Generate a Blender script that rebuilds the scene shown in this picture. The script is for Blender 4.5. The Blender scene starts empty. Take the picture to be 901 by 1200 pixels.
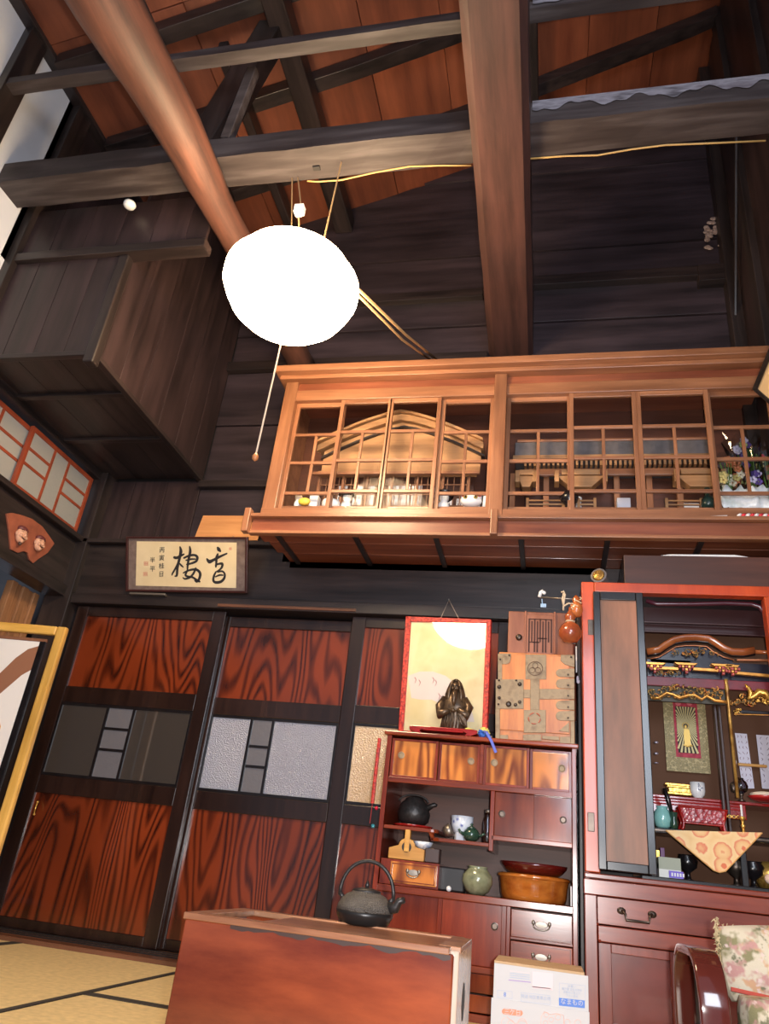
import bpy, bmesh, math, random
from mathutils import Vector, Matrix, Euler
random.seed(7)
sc = bpy.context.scene
COL = sc.collection
PI = math.pi
V = Vector

# ------------------------------------------------------------------ camera
H = 0.47                                   # lens height over the tatami
PITCH, ROLL, YAW, FPX = 0.45299917, 0.11681718, 0.24913634, 860.21
CX, CY = 450.5, 600.0
_f = V((-math.sin(YAW)*math.cos(PITCH), math.cos(YAW)*math.cos(PITCH), math.sin(PITCH)))
_r0 = V((math.cos(YAW), math.sin(YAW), 0)); _u0 = _r0.cross(_f)
_r = math.cos(ROLL)*_r0 + math.sin(ROLL)*_u0
_u = -math.sin(ROLL)*_r0 + math.cos(ROLL)*_u0
cam_d = bpy.data.cameras.new('camera'); cam = bpy.data.objects.new('camera', cam_d); COL.objects.link(cam)
m3 = Matrix((_r, _u, -_f)).transposed()
cam.matrix_world = Matrix.Translation((0, 0, H)) @ m3.to_4x4()
cam_d.sensor_fit = 'HORIZONTAL'; cam_d.sensor_width = 36.0; cam_d.lens = 36.0*FPX/901.0
cam_d.clip_start = 0.02
sc.camera = cam

def ray(px, py): return (px-CX)/FPX*_r - (py-CY)/FPX*_u + _f
def PY(px, py, Y):
    d = ray(px, py); return d*(Y/d.y) + V((0, 0, H))
def PX(px, py, X):
    d = ray(px, py); return d*(X/d.x) + V((0, 0, H))
def PZ(px, py, Z):
    d = ray(px, py); return d*((Z-H)/d.z) + V((0, 0, H))
def PP(px, py, o, n):
    d = ray(px, py); o = V(o)-V((0, 0, H)); return d*(o.dot(n)/d.dot(n)) + V((0, 0, H))

# ------------------------------------------------------------------ world, lights, exposure
sc.view_settings.view_transform = 'Standard'; sc.view_settings.look = 'None'
sc.view_settings.gamma = 1.0; sc.view_settings.exposure = 0.45
w = bpy.data.worlds.new('world'); sc.world = w; w.use_nodes = True
w.node_tree.nodes['Background'].inputs[0].default_value = (0.72, 0.80, 1.0, 1)
w.node_tree.nodes['Background'].inputs[1].default_value = 0.30

def area(name, loc, target, size, power, color, size_y=None):
    l = bpy.data.lights.new(name, 'AREA'); l.energy = power; l.color = color; l.size = size
    if size_y: l.shape = 'RECTANGLE'; l.size_y = size_y
    o = bpy.data.objects.new(name, l); COL.objects.link(o); o.location = loc
    o.rotation_euler = (V(target)-V(loc)).to_track_quat('-Z', 'Y').to_euler()
    return o
# daylight from the open side of the house, behind and right of the camera
area('daylight_opening', (0.95, -1.7, 2.0), (0.35, 3.4, 2.2), 1.5, 100, (0.80, 0.88, 1.0), 1.8)
# the camera's own flash, beside the lens
fo = _r*0.07 + _u*0.03
area('camera_flash', V((0, 0, H)) + fo, V((0, 0, H)) + fo + _f*3, 0.035, 46, (1.0, 0.96, 0.93))

# ------------------------------------------------------------------ materials
MATS = {}
def new_mat(name):
    m = bpy.data.materials.new(name); m.use_nodes = True
    nt = m.node_tree; b = nt.nodes['Principled BSDF']
    return m, nt, b
def plain(name, col, rough=0.5, metal=0.0, var=0.0, scale=20, bump=0.0, coat=0.0, emit=None, trans=0.0, spec=None, alpha=None):
    if name in MATS: return MATS[name]
    m, nt, b = new_mat(name); N = nt.nodes; L = nt.links
    b.inputs['Base Color'].default_value = (*col, 1); b.inputs['Roughness'].default_value = rough
    b.inputs['Metallic'].default_value = metal; b.inputs['Coat Weight'].default_value = coat
    b.inputs['Transmission Weight'].default_value = trans
    if spec is not None: b.inputs['Specular IOR Level'].default_value = spec
    if var or bump:
        tc = N.new('ShaderNodeTexCoord'); no = N.new('ShaderNodeTexNoise')
        no.inputs['Scale'].default_value = scale; no.inputs['Detail'].default_value = 5
        L.new(tc.outputs['Object'], no.inputs['Vector'])
        if var:
            r = N.new('ShaderNodeValToRGB')
            r.color_ramp.elements[0].position = .3; r.color_ramp.elements[1].position = .7
            r.color_ramp.elements[0].color = (*[c*(1-var) for c in col], 1)
            r.color_ramp.elements[1].color = (*[min(1, c*(1+var)) for c in col], 1)
            L.new(no.outputs['Fac'], r.inputs['Fac']); L.new(r.outputs['Color'], b.inputs['Base Color'])
        if bump:
            bp = N.new('ShaderNodeBump'); bp.inputs['Strength'].default_value = bump; bp.inputs['Distance'].default_value = .005
            L.new(no.outputs['Fac'], bp.inputs['Height']); L.new(bp.outputs['Normal'], b.inputs['Normal'])
    if emit:
        b.inputs['Emission Color'].default_value = (*emit[0], 1); b.inputs['Emission Strength'].default_value = emit[1]
    MATS[name] = m; return m

def wood(name, dark, light, axis='X', scale=9.0, stretch=12.0, rough=0.35, coat=0.0, rings=0.0, bump=0.15, lo=.32, hi=.68, distort=6.0, ringscale=3.0):
    """grain along one axis; rings > 0 mixes in cathedral figure"""
    if name in MATS: return MATS[name]
    m, nt, b = new_mat(name); N = nt.nodes; L = nt.links
    tc = N.new('ShaderNodeTexCoord'); oi = N.new('ShaderNodeObjectInfo')
    ad = N.new('ShaderNodeVectorMath'); ad.operation = 'MULTIPLY_ADD'
    cm = N.new('ShaderNodeCombineXYZ')
    for i in range(3): L.new(oi.outputs['Random'], cm.inputs[i])
    L.new(cm.outputs[0], ad.inputs[0]); ad.inputs[1].default_value = (7.3, 5.1, 9.7); L.new(tc.outputs['Object'], ad.inputs[2])
    mp = N.new('ShaderNodeMapping'); s = [scale]*3; s['XYZ'.index(axis)] = scale/stretch
    mp.inputs['Scale'].default_value = s; L.new(ad.outputs[0], mp.inputs['Vector'])
    no = N.new('ShaderNodeTexNoise'); no.inputs['Scale'].default_value = 2.5; no.inputs['Detail'].default_value = 8; no.inputs['Roughness'].default_value = .62
    L.new(mp.outputs[0], no.inputs['Vector'])
    fac = no.outputs['Fac']
    if rings:
        mp2 = N.new('ShaderNodeMapping'); s2 = [ringscale]*3; s2['XYZ'.index(axis)] = ringscale*.16
        mp2.inputs['Scale'].default_value = s2; L.new(ad.outputs[0], mp2.inputs['Vector'])
        n2 = N.new('ShaderNodeTexNoise'); n2.inputs['Scale'].default_value = 1.0; n2.inputs['Detail'].default_value = 2.2; n2.inputs['Roughness'].default_value = .45
        L.new(mp2.outputs[0], n2.inputs['Vector'])
        mu = N.new('ShaderNodeMath'); mu.operation = 'MULTIPLY'; mu.inputs[1].default_value = distort*9
        L.new(n2.outputs['Fac'], mu.inputs[0])
        sn = N.new('ShaderNodeMath'); sn.operation = 'SINE'; L.new(mu.outputs[0], sn.inputs[0])
        ma = N.new('ShaderNodeMath'); ma.operation = 'MULTIPLY_ADD'; ma.inputs[1].default_value = .5; ma.inputs[2].default_value = .5
        L.new(sn.outputs[0], ma.inputs[0])
        mx = N.new('ShaderNodeMix'); mx.data_type = 'FLOAT'; mx.inputs[0].default_value = rings
        L.new(no.outputs['Fac'], mx.inputs[2]); L.new(ma.outputs[0], mx.inputs[3]); fac = mx.outputs[0]
    r = N.new('ShaderNodeValToRGB')
    r.color_ramp.elements[0].position = lo; r.color_ramp.elements[1].position = hi
    r.color_ramp.elements[0].color = (*dark, 1); r.color_ramp.elements[1].color = (*light, 1)
    L.new(fac, r.inputs['Fac'])
    # slow tonal drift over the board
    n3 = N.new('ShaderNodeTexNoise'); n3.inputs['Scale'].default_value = 1.7; n3.inputs['Detail'].default_value = 2; L.new(ad.outputs[0], n3.inputs['Vector'])
    mr = N.new('ShaderNodeMapRange'); mr.inputs[1].default_value = .3; mr.inputs[2].default_value = .7; mr.inputs[3].default_value = .72; mr.inputs[4].default_value = 1.22
    L.new(n3.outputs['Fac'], mr.inputs[0])
    vm = N.new('ShaderNodeVectorMath'); vm.operation = 'SCALE'; L.new(r.outputs['Color'], vm.inputs[0]); L.new(mr.outputs[0], vm.inputs['Scale'])
    L.new(vm.outputs[0], b.inputs['Base Color'])
    b.inputs['Roughness'].default_value = rough; b.inputs['Coat Weight'].default_value = coat; b.inputs['Coat Roughness'].default_value = .12
    if bump:
        bp = N.new('ShaderNodeBump'); bp.inputs['Strength'].default_value = bump; bp.inputs['Distance'].default_value = .003
        L.new(fac, bp.inputs['Height']); L.new(bp.outputs['Normal'], b.inputs['Normal'])
    MATS[name] = m; return m

def glass(name, tint=(1, 1, 1), refl=0.12, ior=1.45):
    if name in MATS: return MATS[name]
    m, nt, b = new_mat(name); N = nt.nodes; L = nt.links; N.remove(b)
    out = [n for n in N if n.type == 'OUTPUT_MATERIAL'][0]
    t = N.new('ShaderNodeBsdfTransparent'); t.inputs[0].default_value = (*tint, 1)
    g = N.new('ShaderNodeBsdfGlossy'); g.inputs['Roughness'].default_value = .04
    fr = N.new('ShaderNodeFresnel'); fr.inputs[0].default_value = ior
    a = N.new('ShaderNodeMath'); a.operation = 'MULTIPLY_ADD'; a.inputs[1].default_value = 1.0; a.inputs[2].default_value = refl*.1
    L.new(fr.outputs[0], a.inputs[0])
    mx = N.new('ShaderNodeMixShader'); L.new(a.outputs[0], mx.inputs[0]); L.new(t.outputs[0], mx.inputs[1]); L.new(g.outputs[0], mx.inputs[2])
    L.new(mx.outputs[0], out.inputs[0]); MATS[name] = m; return m

def figured_glass(name, col, kind='VORONOI', scale=95, strength=.7, rough=.18, trans=.35):
    if name in MATS: return MATS[name]
    m, nt, b = new_mat(name); N = nt.nodes; L = nt.links
    b.inputs['Base Color'].default_value = (*col, 1); b.inputs['Roughness'].default_value = rough
    b.inputs['Transmission Weight'].default_value = trans; b.inputs['Specular IOR Level'].default_value = 1.0
    tc = N.new('ShaderNodeTexCoord')
    t = N.new('ShaderNodeTexVoronoi' if kind == 'VORONOI' else 'ShaderNodeTexNoise'); t.inputs['Scale'].default_value = scale
    L.new(tc.outputs['Object'], t.inputs['Vector'])
    bp = N.new('ShaderNodeBump'); bp.inputs['Strength'].default_value = strength; bp.inputs['Distance'].default_value = .004
    L.new(t.outputs[0], bp.inputs['Height']); L.new(bp.outputs['Normal'], b.inputs['Normal'])
    MATS[name] = m; return m

def mottled(name, cols, scale=20, kind='NOISE', rough=.6, detail=4, metal=0.0, bump=0.0, const=False, stretch=(1, 1, 1), coat=0.0):
    """ramp of several colours over noise or voronoi cells"""
    if name in MATS: return MATS[name]
    m, nt, b = new_mat(name); N = nt.nodes; L = nt.links
    tc = N.new('ShaderNodeTexCoord'); mp = N.new('ShaderNodeMapping'); mp.inputs['Scale'].default_value = stretch
    L.new(tc.outputs['Object'], mp.inputs[0])
    if kind == 'NOISE':
        t = N.new('ShaderNodeTexNoise'); t.inputs['Detail'].default_value = detail; o = 'Fac'
    else:
        t = N.new('ShaderNodeTexVoronoi'); o = 'Distance'
    t.inputs['Scale'].default_value = scale; L.new(mp.outputs[0], t.inputs['Vector'])
    r = N.new('ShaderNodeValToRGB'); el = r.color_ramp.elements
    n = len(cols); lo, hi = (.32, .68) if kind == 'NOISE' else (.05, .75)
    for i, c in enumerate(cols):
        p = lo+(hi-lo)*i/(n-1)
        if i < 2: el[i].position = p; el[i].color = (*c, 1)
        else: e = el.new(p); e.color = (*c, 1)
    el[0].position = lo; el[1].position = lo+(hi-lo)/(n-1)
    if const: r.color_ramp.interpolation = 'CONSTANT'
    L.new(t.outputs[o], r.inputs['Fac']); L.new(r.outputs['Color'], b.inputs['Base Color'])
    b.inputs['Roughness'].default_value = rough; b.inputs['Metallic'].default_value = metal; b.inputs['Coat Weight'].default_value = coat
    if bump:
        bp = N.new('ShaderNodeBump'); bp.inputs['Strength'].default_value = bump; bp.inputs['Distance'].default_value = .004
        L.new(t.outputs[o], bp.inputs['Height']); L.new(bp.outputs['Normal'], b.inputs['Normal'])
    MATS[name] = m; return m

# woods
BLK_X = wood('black timber x', (.010, .007, .007), (.040, .026, .024), 'X', 8, 14, .38, bump=.3)
BLK_Y = wood('black timber y', (.010, .007, .007), (.040, .026, .024), 'Y', 8, 14, .38, bump=.3)
BLK_Z = wood('black timber z', (.010, .007, .007), (.038, .025, .022), 'Z', 8, 14, .42, bump=.3)
SOOT_Z = wood('sooty board z', (.015, .009, .009), (.052, .029, .029), 'Z', 5, 10, .42, bump=.25)
SOOT_X = wood('sooty board x', (.015, .010, .012), (.052, .034, .040), 'X', 5, 10, .45, bump=.25)
DUSTY = mottled('dusty beam', [(.022, .015, .015), (.040, .029, .029), (.075, .060, .060)], 4, rough=.6, detail=9, bump=.3, stretch=(.5, 5, 5))
BEAM_Y = wood('brown main beam', (.032, .014, .012), (.088, .036, .029), 'Y', 7, 12, .55, bump=.3)
LOG = wood('red brown log', (.045, .017, .012), (.145, .054, .034), 'Y', 6, 9, .6, bump=.4)
ROOF = wood('orange roof board', (.12, .028, .012), (.24, .066, .028), 'Y', 3.5, 9, .55, bump=.15)
DOORP = wood('figured door panel', (.024, .0034, .0016), (.185, .030, .008), 'Z', 8, 9, .22, coat=.45, rings=.46, bump=.10, lo=.17, hi=.62, distort=22, ringscale=2.6)
DOORF = wood('black brown door frame', (.012, .005, .004), (.030, .013, .009), 'Z', 9, 14, .25, coat=.25)
CABW = wood('warm cabinet wood', (.19, .070, .030), (.38, .165, .080), 'X', 8, 14, .35, coat=.1)
CABWZ = wood('warm cabinet wood upright', (.19, .070, .030), (.38, .165, .080), 'Z', 8, 14, .35, coat=.1)
CABR = wood('red brown cabinet soffit', (.14, .032, .014), (.28, .085, .038), 'X', 6, 12, .38, coat=.1)
CABIN = wood('cabinet inside', (.055, .018, .010), (.13, .042, .022), 'X', 5, 10, .5)
SHRINE = wood('pale shrine wood', (.26, .12, .045), (.50, .26, .11), 'X', 8, 12, .5)
TANSU = wood('lacquered chest wood', (.11, .010, .004), (.29, .040, .011), 'Z', 6, 9, .2, coat=.3, bump=.05)
TANSUX = wood('lacquered chest wood lengthwise', (.11, .013, .005), (.31, .055, .016), 'X', 6, 9, .2, coat=.35, bump=.05)
KEYAKI = wood('orange burl door', (.20, .038, .006), (.74, .25, .045), 'Z', 9, 6, .14, coat=.6, rings=.5, bump=.03, lo=.2, hi=.7, distort=6.0, ringscale=7)
KEYAKI2 = wood('dark burl door', (.11, .016, .006), (.30, .055, .014), 'Z', 9, 6, .14, coat=.6, rings=.3, bump=.03, lo=.25, hi=.8, distort=3.0, ringscale=7)
GINGER = wood('pale orange board', (.55, .22, .075), (.75, .36, .14), 'X', 8, 12, .45)
YELW = wood('yellow ash frame', (.58, .30, .055), (.80, .47, .12), 'Z', 9, 12, .3, coat=.2)
HIB = wood('brazier red wood', (.11, .016, .007), (.27, .055, .018), 'X', 5, 4, .18, coat=.5, bump=.04, rings=.25, distort=3, ringscale=3)
HIBE = wood('brazier pale end', (.40, .27, .20), (.55, .42, .34), 'Z', 8, 10, .25, coat=.3)
ALTW = wood('altar mahogany', (.13, .015, .008), (.30, .050, .020), 'X', 6, 10, .26, coat=.2)
ALTWZ = wood('altar mahogany upright', (.14, .018, .011), (.28, .050, .024), 'Z', 6, 10, .28, coat=.25)
VERM = wood('vermilion frame', (.42, .040, .008), (.62, .085, .016), 'Z', 5, 10, .3, coat=.3)
LEAF = wood('worn bronze brown panel', (.14, .062, .030), (.30, .12, .060), 'Z', 4, 6, .45, bump=.15)
PALEW = wood('pale box wood', (.55, .30, .12), (.75, .47, .20), 'X', 9, 12, .4)
CADDY = wood('amber caddy wood', (.50, .22, .04), (.75, .40, .10), 'X', 9, 12, .3, coat=.3)
BASIN = wood('amber lacquer', (.30, .062, .008), (.60, .19, .028), 'X', 8, 9, .12, coat=.7, bump=.02)
ROSY = wood('rosy old chest wood', (.24, .075, .035), (.40, .15, .075), 'Z', 7, 10, .4)
ORNG = wood('orange chest wood', (.42, .12, .030), (.72, .27, .07), 'Z', 6, 8, .35)
FLOORB = wood('threshold wood', (.10, .04, .02), (.22, .09, .05), 'X', 8, 14, .3)
CURT = wood('brown pleated board', (.20, .085, .035), (.40, .19, .085), 'Z', 8, 14, .5)
# others
BLACK = plain('black lacquer', (.010, .008, .009), .22, var=.3)
BLACKM = plain('matt black', (.012, .010, .010), .6)
IRON = plain('cast iron', (.045, .040, .038), .42, .6, var=.3, scale=60, bump=.4)
OLDIRON = mottled('old iron plate', [(.20, .13, .075), (.30, .21, .12), (.24, .17, .10)], 25, rough=.5, metal=.35, bump=.2)
NICKEL = plain('greyed metal', (.30, .26, .22), .42, .85)
DKMETAL = plain('dark bronze metal', (.10, .075, .06), .35, .8, var=.3)
BRONZE = mottled('bronze statue', [(.035, .022, .014), (.13, .08, .045), (.05, .03, .02)], 30, rough=.35, metal=.5, bump=.3)
GOLD = mottled('carved gilt', [(.45, .20, .03), (.85, .52, .12), (.55, .26, .05)], 60, rough=.28, metal=.75, bump=.3)
GILTR = mottled('red and gilt carving', [(.28, .03, .015), (.62, .28, .06), (.04, .05, .03), (.75, .42, .10)], 55, rough=.4, metal=.4, bump=.4)
WHITE = plain('white porcelain', (.80, .80, .80), .18, coat=.5)
PAPER = plain('white paper', (.78, .77, .78), .8)
CREAM = mottled('aged paper', [(.62, .48, .28), (.72, .58, .36)], 6, rough=.85)
INK = plain('black ink', (.018, .014, .016), .8)
PINKINK = plain('pale red ink', (.62, .30, .20), .85)
REDL = plain('red lacquer', (.30, .012, .010), .18, coat=.6, var=.2)
REDCLOTH = mottled('red beaded cloth', [(.35, .01, .012), (.60, .05, .03), (.25, .005, .01)], 90, 'VORONOI', rough=.5, bump=.5)
PLASTER = plain('white plaster', (.62, .62, .66), .9, var=.08, scale=3)
REDF = plain('red painted sash', (.27, .048, .018), .4, var=.2, scale=8)
WINPANE = figured_glass('window frosted pane', (.42, .41, .38), 'NOISE', 30, .5, .45, .25)
DGLASS = figured_glass('door figured glass', (.36, .37, .46), 'VORONOI', 150, 1.0, .10, .25)
DGLASS1 = figured_glass('door smooth frosted glass', (.055, .045, .040), 'NOISE', 8, .02, .04, .1)
DGLASSS = figured_glass('door narrow pane', (.20, .19, .21), 'NOISE', 40, .3, .25, .3)
DGLASSW = figured_glass('door amber lit glass', (.62, .42, .24), 'VORONOI', 130, .8, .2, .2)
GLASS = glass('clear cabinet glass', refl=.01, ior=1.10); PGLASS = glass('picture glass', refl=.2)
LAMPM = plain('lamp shade', (.9, .85, .75), .5, emit=((1.0, .74, .44), 38))
CORDM = plain('tan cord', (.45, .27, .12), .6)
TAT = plain('tatami straw', (.74, .55, .27), .55, var=.12, scale=40, bump=.2)
HERI = plain('tatami border cloth', (.035, .028, .022), .8)

# ------------------------------------------------------------------ mesh helpers
class MB:
    def __init__(s): s.v = []; s.f = []
    def add(s, vs, fs):
        n = len(s.v); s.v += [V(p) for p in vs]; s.f += [tuple(i+n for i in f) for f in fs]; return s
    def box(s, a, b, M=None):
        x0, y0, z0 = (min(a[i], b[i]) for i in range(3)); x1, y1, z1 = (max(a[i], b[i]) for i in range(3))
        vs = [V(p) for p in ((x0, y0, z0), (x1, y0, z0), (x1, y1, z0), (x0, y1, z0), (x0, y0, z1), (x1, y0, z1), (x1, y1, z1), (x0, y1, z1))]
        if M: vs = [M @ p for p in vs]
        return s.add(vs, [(0, 3, 2, 1), (4, 5, 6, 7), (0, 1, 5, 4), (1, 2, 6, 5), (2, 3, 7, 6), (3, 0, 4, 7)])
    def prism(s, pts, off):
        """closed polygon of 3D points extruded by vector off"""
        pts = [V(p) for p in pts]; off = V(off); n = len(pts)
        nrm = V((0, 0, 0))
        for i in range(n): nrm += pts[i].cross(pts[(i+1) % n])
        if nrm.dot(off) > 0: pts.reverse()
        vs = pts + [p+off for p in pts]
        return s.add(vs, [tuple(range(n)), tuple(range(2*n-1, n-1, -1))] + [(i, i+n, (i+1) % n+n, (i+1) % n) for i in range(n)])
    def tube(s, pts, r, n=8, cap=True, flat=1.0):
        pts = [V(p) for p in pts]; k = len(pts)
        rs = r if isinstance(r, (list, tuple)) else [r]*k
        up = None; vs = []
        for i, p in enumerate(pts):
            t = (pts[min(i+1, k-1)]-pts[max(i-1, 0)]).normalized()
            if up is None: up = t.orthogonal().normalized()
            up = (up - t*up.dot(t)); up = up.normalized() if up.length > 1e-6 else t.orthogonal().normalized()
            sd = t.cross(up)
            for j in range(n):
                a = 2*PI*j/n; vs.append(p + (up*math.cos(a) + sd*math.sin(a)*flat)*rs[i])
        fs = [(i*n+j, i*n+(j+1) % n, (i+1)*n+(j+1) % n, (i+1)*n+j) for i in range(k-1) for j in range(n)]
        if cap: fs += [tuple(range(n-1, -1, -1)), tuple(range((k-1)*n, k*n))]
        return s.add(vs, fs)
    def lathe(s, prof, c=(0, 0, 0), n=24, M=None, sx=1, sy=1):
        """prof: (r, z) from bottom to top"""
        vs = []; c = V(c)
        for r, z in prof:
            r = max(r, 1e-4)
            for j in range(n):
                a = 2*PI*j/n; p = V((r*math.cos(a)*sx, r*math.sin(a)*sy, z)); vs.append((M @ p if M else p) + c)
        k = len(prof)
        fs = [(i*n+j, i*n+(j+1) % n, (i+1)*n+(j+1) % n, (i+1)*n+j) for i in range(k-1) for j in range(n)]
        fs += [tuple(range(n-1, -1, -1)), tuple(range((k-1)*n, k*n))]
        return s.add(vs, fs)
    def ball(s, c, r, n=12, m=8, M=None):
        if not isinstance(r, (tuple, list)): r = (r, r, r)
        vs = []; c = V(c)
        for i in range(m+1):
            a = PI*i/m; rr = max(math.sin(a), 1e-3)
            for j in range(n):
                b = 2*PI*j/n; p = V((r[0]*rr*math.cos(b), r[1]*rr*math.sin(b), -r[2]*math.cos(a)))
                vs.append((M @ p if M else p) + c)
        fs = [(i*n+j, i*n+(j+1) % n, (i+1)*n+(j+1) % n, (i+1)*n+j) for i in range(m) for j in range(n)]
        return s.add(vs, fs)
    def build(s, name, mat, parent=None, bevel=0.0, smooth=False, sub=0, segs=2, autosm=True):
        me = bpy.data.meshes.new(name)
        if parent is not None: off = WL[parent.name]
        elif s.v:
            xs = [p.x for p in s.v]; ys = [p.y for p in s.v]; zs = [p.z for p in s.v]
            off = V(((min(xs)+max(xs))/2, (min(ys)+max(ys))/2, min(zs)))
        me.from_pydata([tuple(p-off) for p in s.v], [], s.f); me.update()
        me.materials.append(mat)
        o = bpy.data.objects.new(name, me); COL.objects.link(o)
        if parent is not None: o.parent = parent
        else: o.location = off
        WL[o.name] = off.copy()
        if parent is not None: WL[o.name] = WL[parent.name].copy()
        if smooth:
            for p in me.polygons: p.use_smooth = True
        if bevel:
            b = o.modifiers.new('bevel', 'BEVEL'); b.width = bevel; b.segments = segs; b.limit_method = 'ANGLE'
        if sub:
            q = o.modifiers.new('sub', 'SUBSURF'); q.levels = sub; q.render_levels = sub
        return o
WL = {}
def tag(o, label=None, cat=None, group=None, kind=None):
    if label: o['label'] = label
    if cat: o['category'] = cat
    if group: o['group'] = group
    if kind: o['kind'] = kind
    return o
def thing(name, loc, label, cat, group=None):
    o = bpy.data.objects.new(name, None); COL.objects.link(o); o.location = loc; WL[o.name] = V(loc); o.empty_display_size = .05
    return tag(o, label, cat, group)
def setting(name, loc=(0, 0, 0)):
    o = bpy.data.objects.new(name, None); COL.objects.link(o); o.location = loc; WL[o.name] = V(loc)
    o['kind'] = 'structure'; return o
def box(name, a, b, mat, parent=None, bevel=.003, **k): return MB().box(a, b).build(name, mat, parent, bevel, **k)
FONT_MAT = INK
def text(name, body, o, xdir, ydir, size, mat, parent, align='CENTER', depth=.0004):
    """flat printed characters; xdir/ydir are the writing axes"""
    cu = bpy.data.curves.new(name, 'FONT'); cu.body = body; cu.size = size; cu.align_x = align; cu.align_y = 'CENTER'; cu.extrude = depth; cu.resolution_u = 2
    t = bpy.data.objects.new(name, cu); COL.objects.link(t)
    dg = bpy.context.evaluated_depsgraph_get(); me = bpy.data.meshes.new_from_object(t.evaluated_get(dg))
    bpy.data.objects.remove(t); x = V(xdir).normalized(); y = V(ydir).normalized(); z = x.cross(y)
    M = Matrix((x, y, z)).transposed().to_4x4(); M.translation = V(o)-(WL[parent.name] if parent else V((0, 0, 0)))
    me.transform(M); me.materials.clear(); me.materials.append(mat)
    ob = bpy.data.objects.new(name, me); COL.objects.link(ob); ob.parent = parent; WL[ob.name] = WL[parent.name].copy(); return ob
def brush(mb, pts, ws, nrm, lift=.001):
    """flat brush stroke through 3D points lying on a plane"""
    P = []; W_ = []
    k = len(pts)
    for i in range(k-1):                     # catmull rom
        p0, p1, p2, p3 = pts[max(i-1, 0)], pts[i], pts[i+1], pts[min(i+2, k-1)]
        for q in range(5):
            t = q/5; P.append(.5*((2*p1)+(p2-p0)*t+(2*p0-5*p1+4*p2-p3)*t*t+(3*p1-p0-3*p2+p3)*t**3)); W_.append(ws[i]*(1-t)+ws[i+1]*t)
    P.append(pts[-1]); W_.append(ws[-1]); vs = []; n = len(P)
    for i in range(n):
        t = (P[min(i+1, n-1)]-P[max(i-1, 0)]).normalized(); s = t.cross(nrm).normalized()*W_[i]/2
        vs += [P[i]+s+nrm*lift, P[i]-s+nrm*lift]
    mb.add(vs, [(2*i, 2*i+1, 2*i+3, 2*i+2) for i in range(n-1)])
    for e in (0, n-1):                       # round ends
        c = P[e]+nrm*lift*1.1; a = nrm.orthogonal().normalized(); b = nrm.cross(a)
        mb.add([c+(a*math.cos(2*PI*j/8)+b*math.sin(2*PI*j/8))*W_[e]/2 for j in range(8)], [tuple(range(8))])

W = 3.75                                   # plane of the sliding doors
X0 = -2.86                                 # left wall
XR = 1.09                                  # right wall
_RP = [(-3.6, 3.86), (-2.86, 4.035), (-2.342, 4.177), (-1.242, 4.528), (-.613, 4.765), (.931, 5.437), (1.104, 5.53), (1.8, 5.90)]
def ROOFZ(x):                              # roof boards rise to the right, a little steeper as they go
    for (a, za), (b, zb) in zip(_RP, _RP[1:]):
        if x <= b: return za+(zb-za)*(x-a)/(b-a)+H

# ------------------------------------------------------------------ floor and tatami
fl = setting('floor')
MB().box((X0-1.2, -0.6, -.06), (XR, 5.0, -.012)).build('floor_board', FLOORB, fl)
def tatami(x0, x1, y0, y1, along='Y'):
    m = box('tatami_mat', (x0+.002, y0+.002, -.012), (x1-.002, y1-.002, .003), TAT, fl, 0)
    b = .028
    if along == 'Y': rs = [(x0, x0+b, y0, y1), (x1-b, x1, y0, y1)]
    else: rs = [(x0, x1, y0, y0+b), (x0, x1, y1-b, y1)]
    for r in rs: box('cloth_border', (r[0]+.002, r[2]+.002, .0005), (r[1]-.002, r[3]-.002, .005), HERI, m, 0)
tatami(-2.38, -1.5, 1.75, 3.5, 'Y'); tatami(-1.5, .25, 2.66, 3.5, 'X'); tatami(-1.5, .25, 1.78, 2.66, 'X')
tatami(.25, 1.09, 1.78, 3.5, 'Y'); tatami(-3.2, -2.38, 1.75, 3.5, 'Y'); tatami(-2.38, -.6, .87, 1.75, 'X'); tatami(-.6, 1.09, .87, 1.75, 'X')
trim1 = setting('trim_1'); box('threshold', (X0, 3.5, 0), (XR, 3.80, .022), FLOORB, trim1)
for y in (3.60, 3.66, 3.72): box('track_groove', (X0+.1, y-.008, .0225), (XR, y+.008, .026), BLACKM, trim1, 0)

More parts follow.
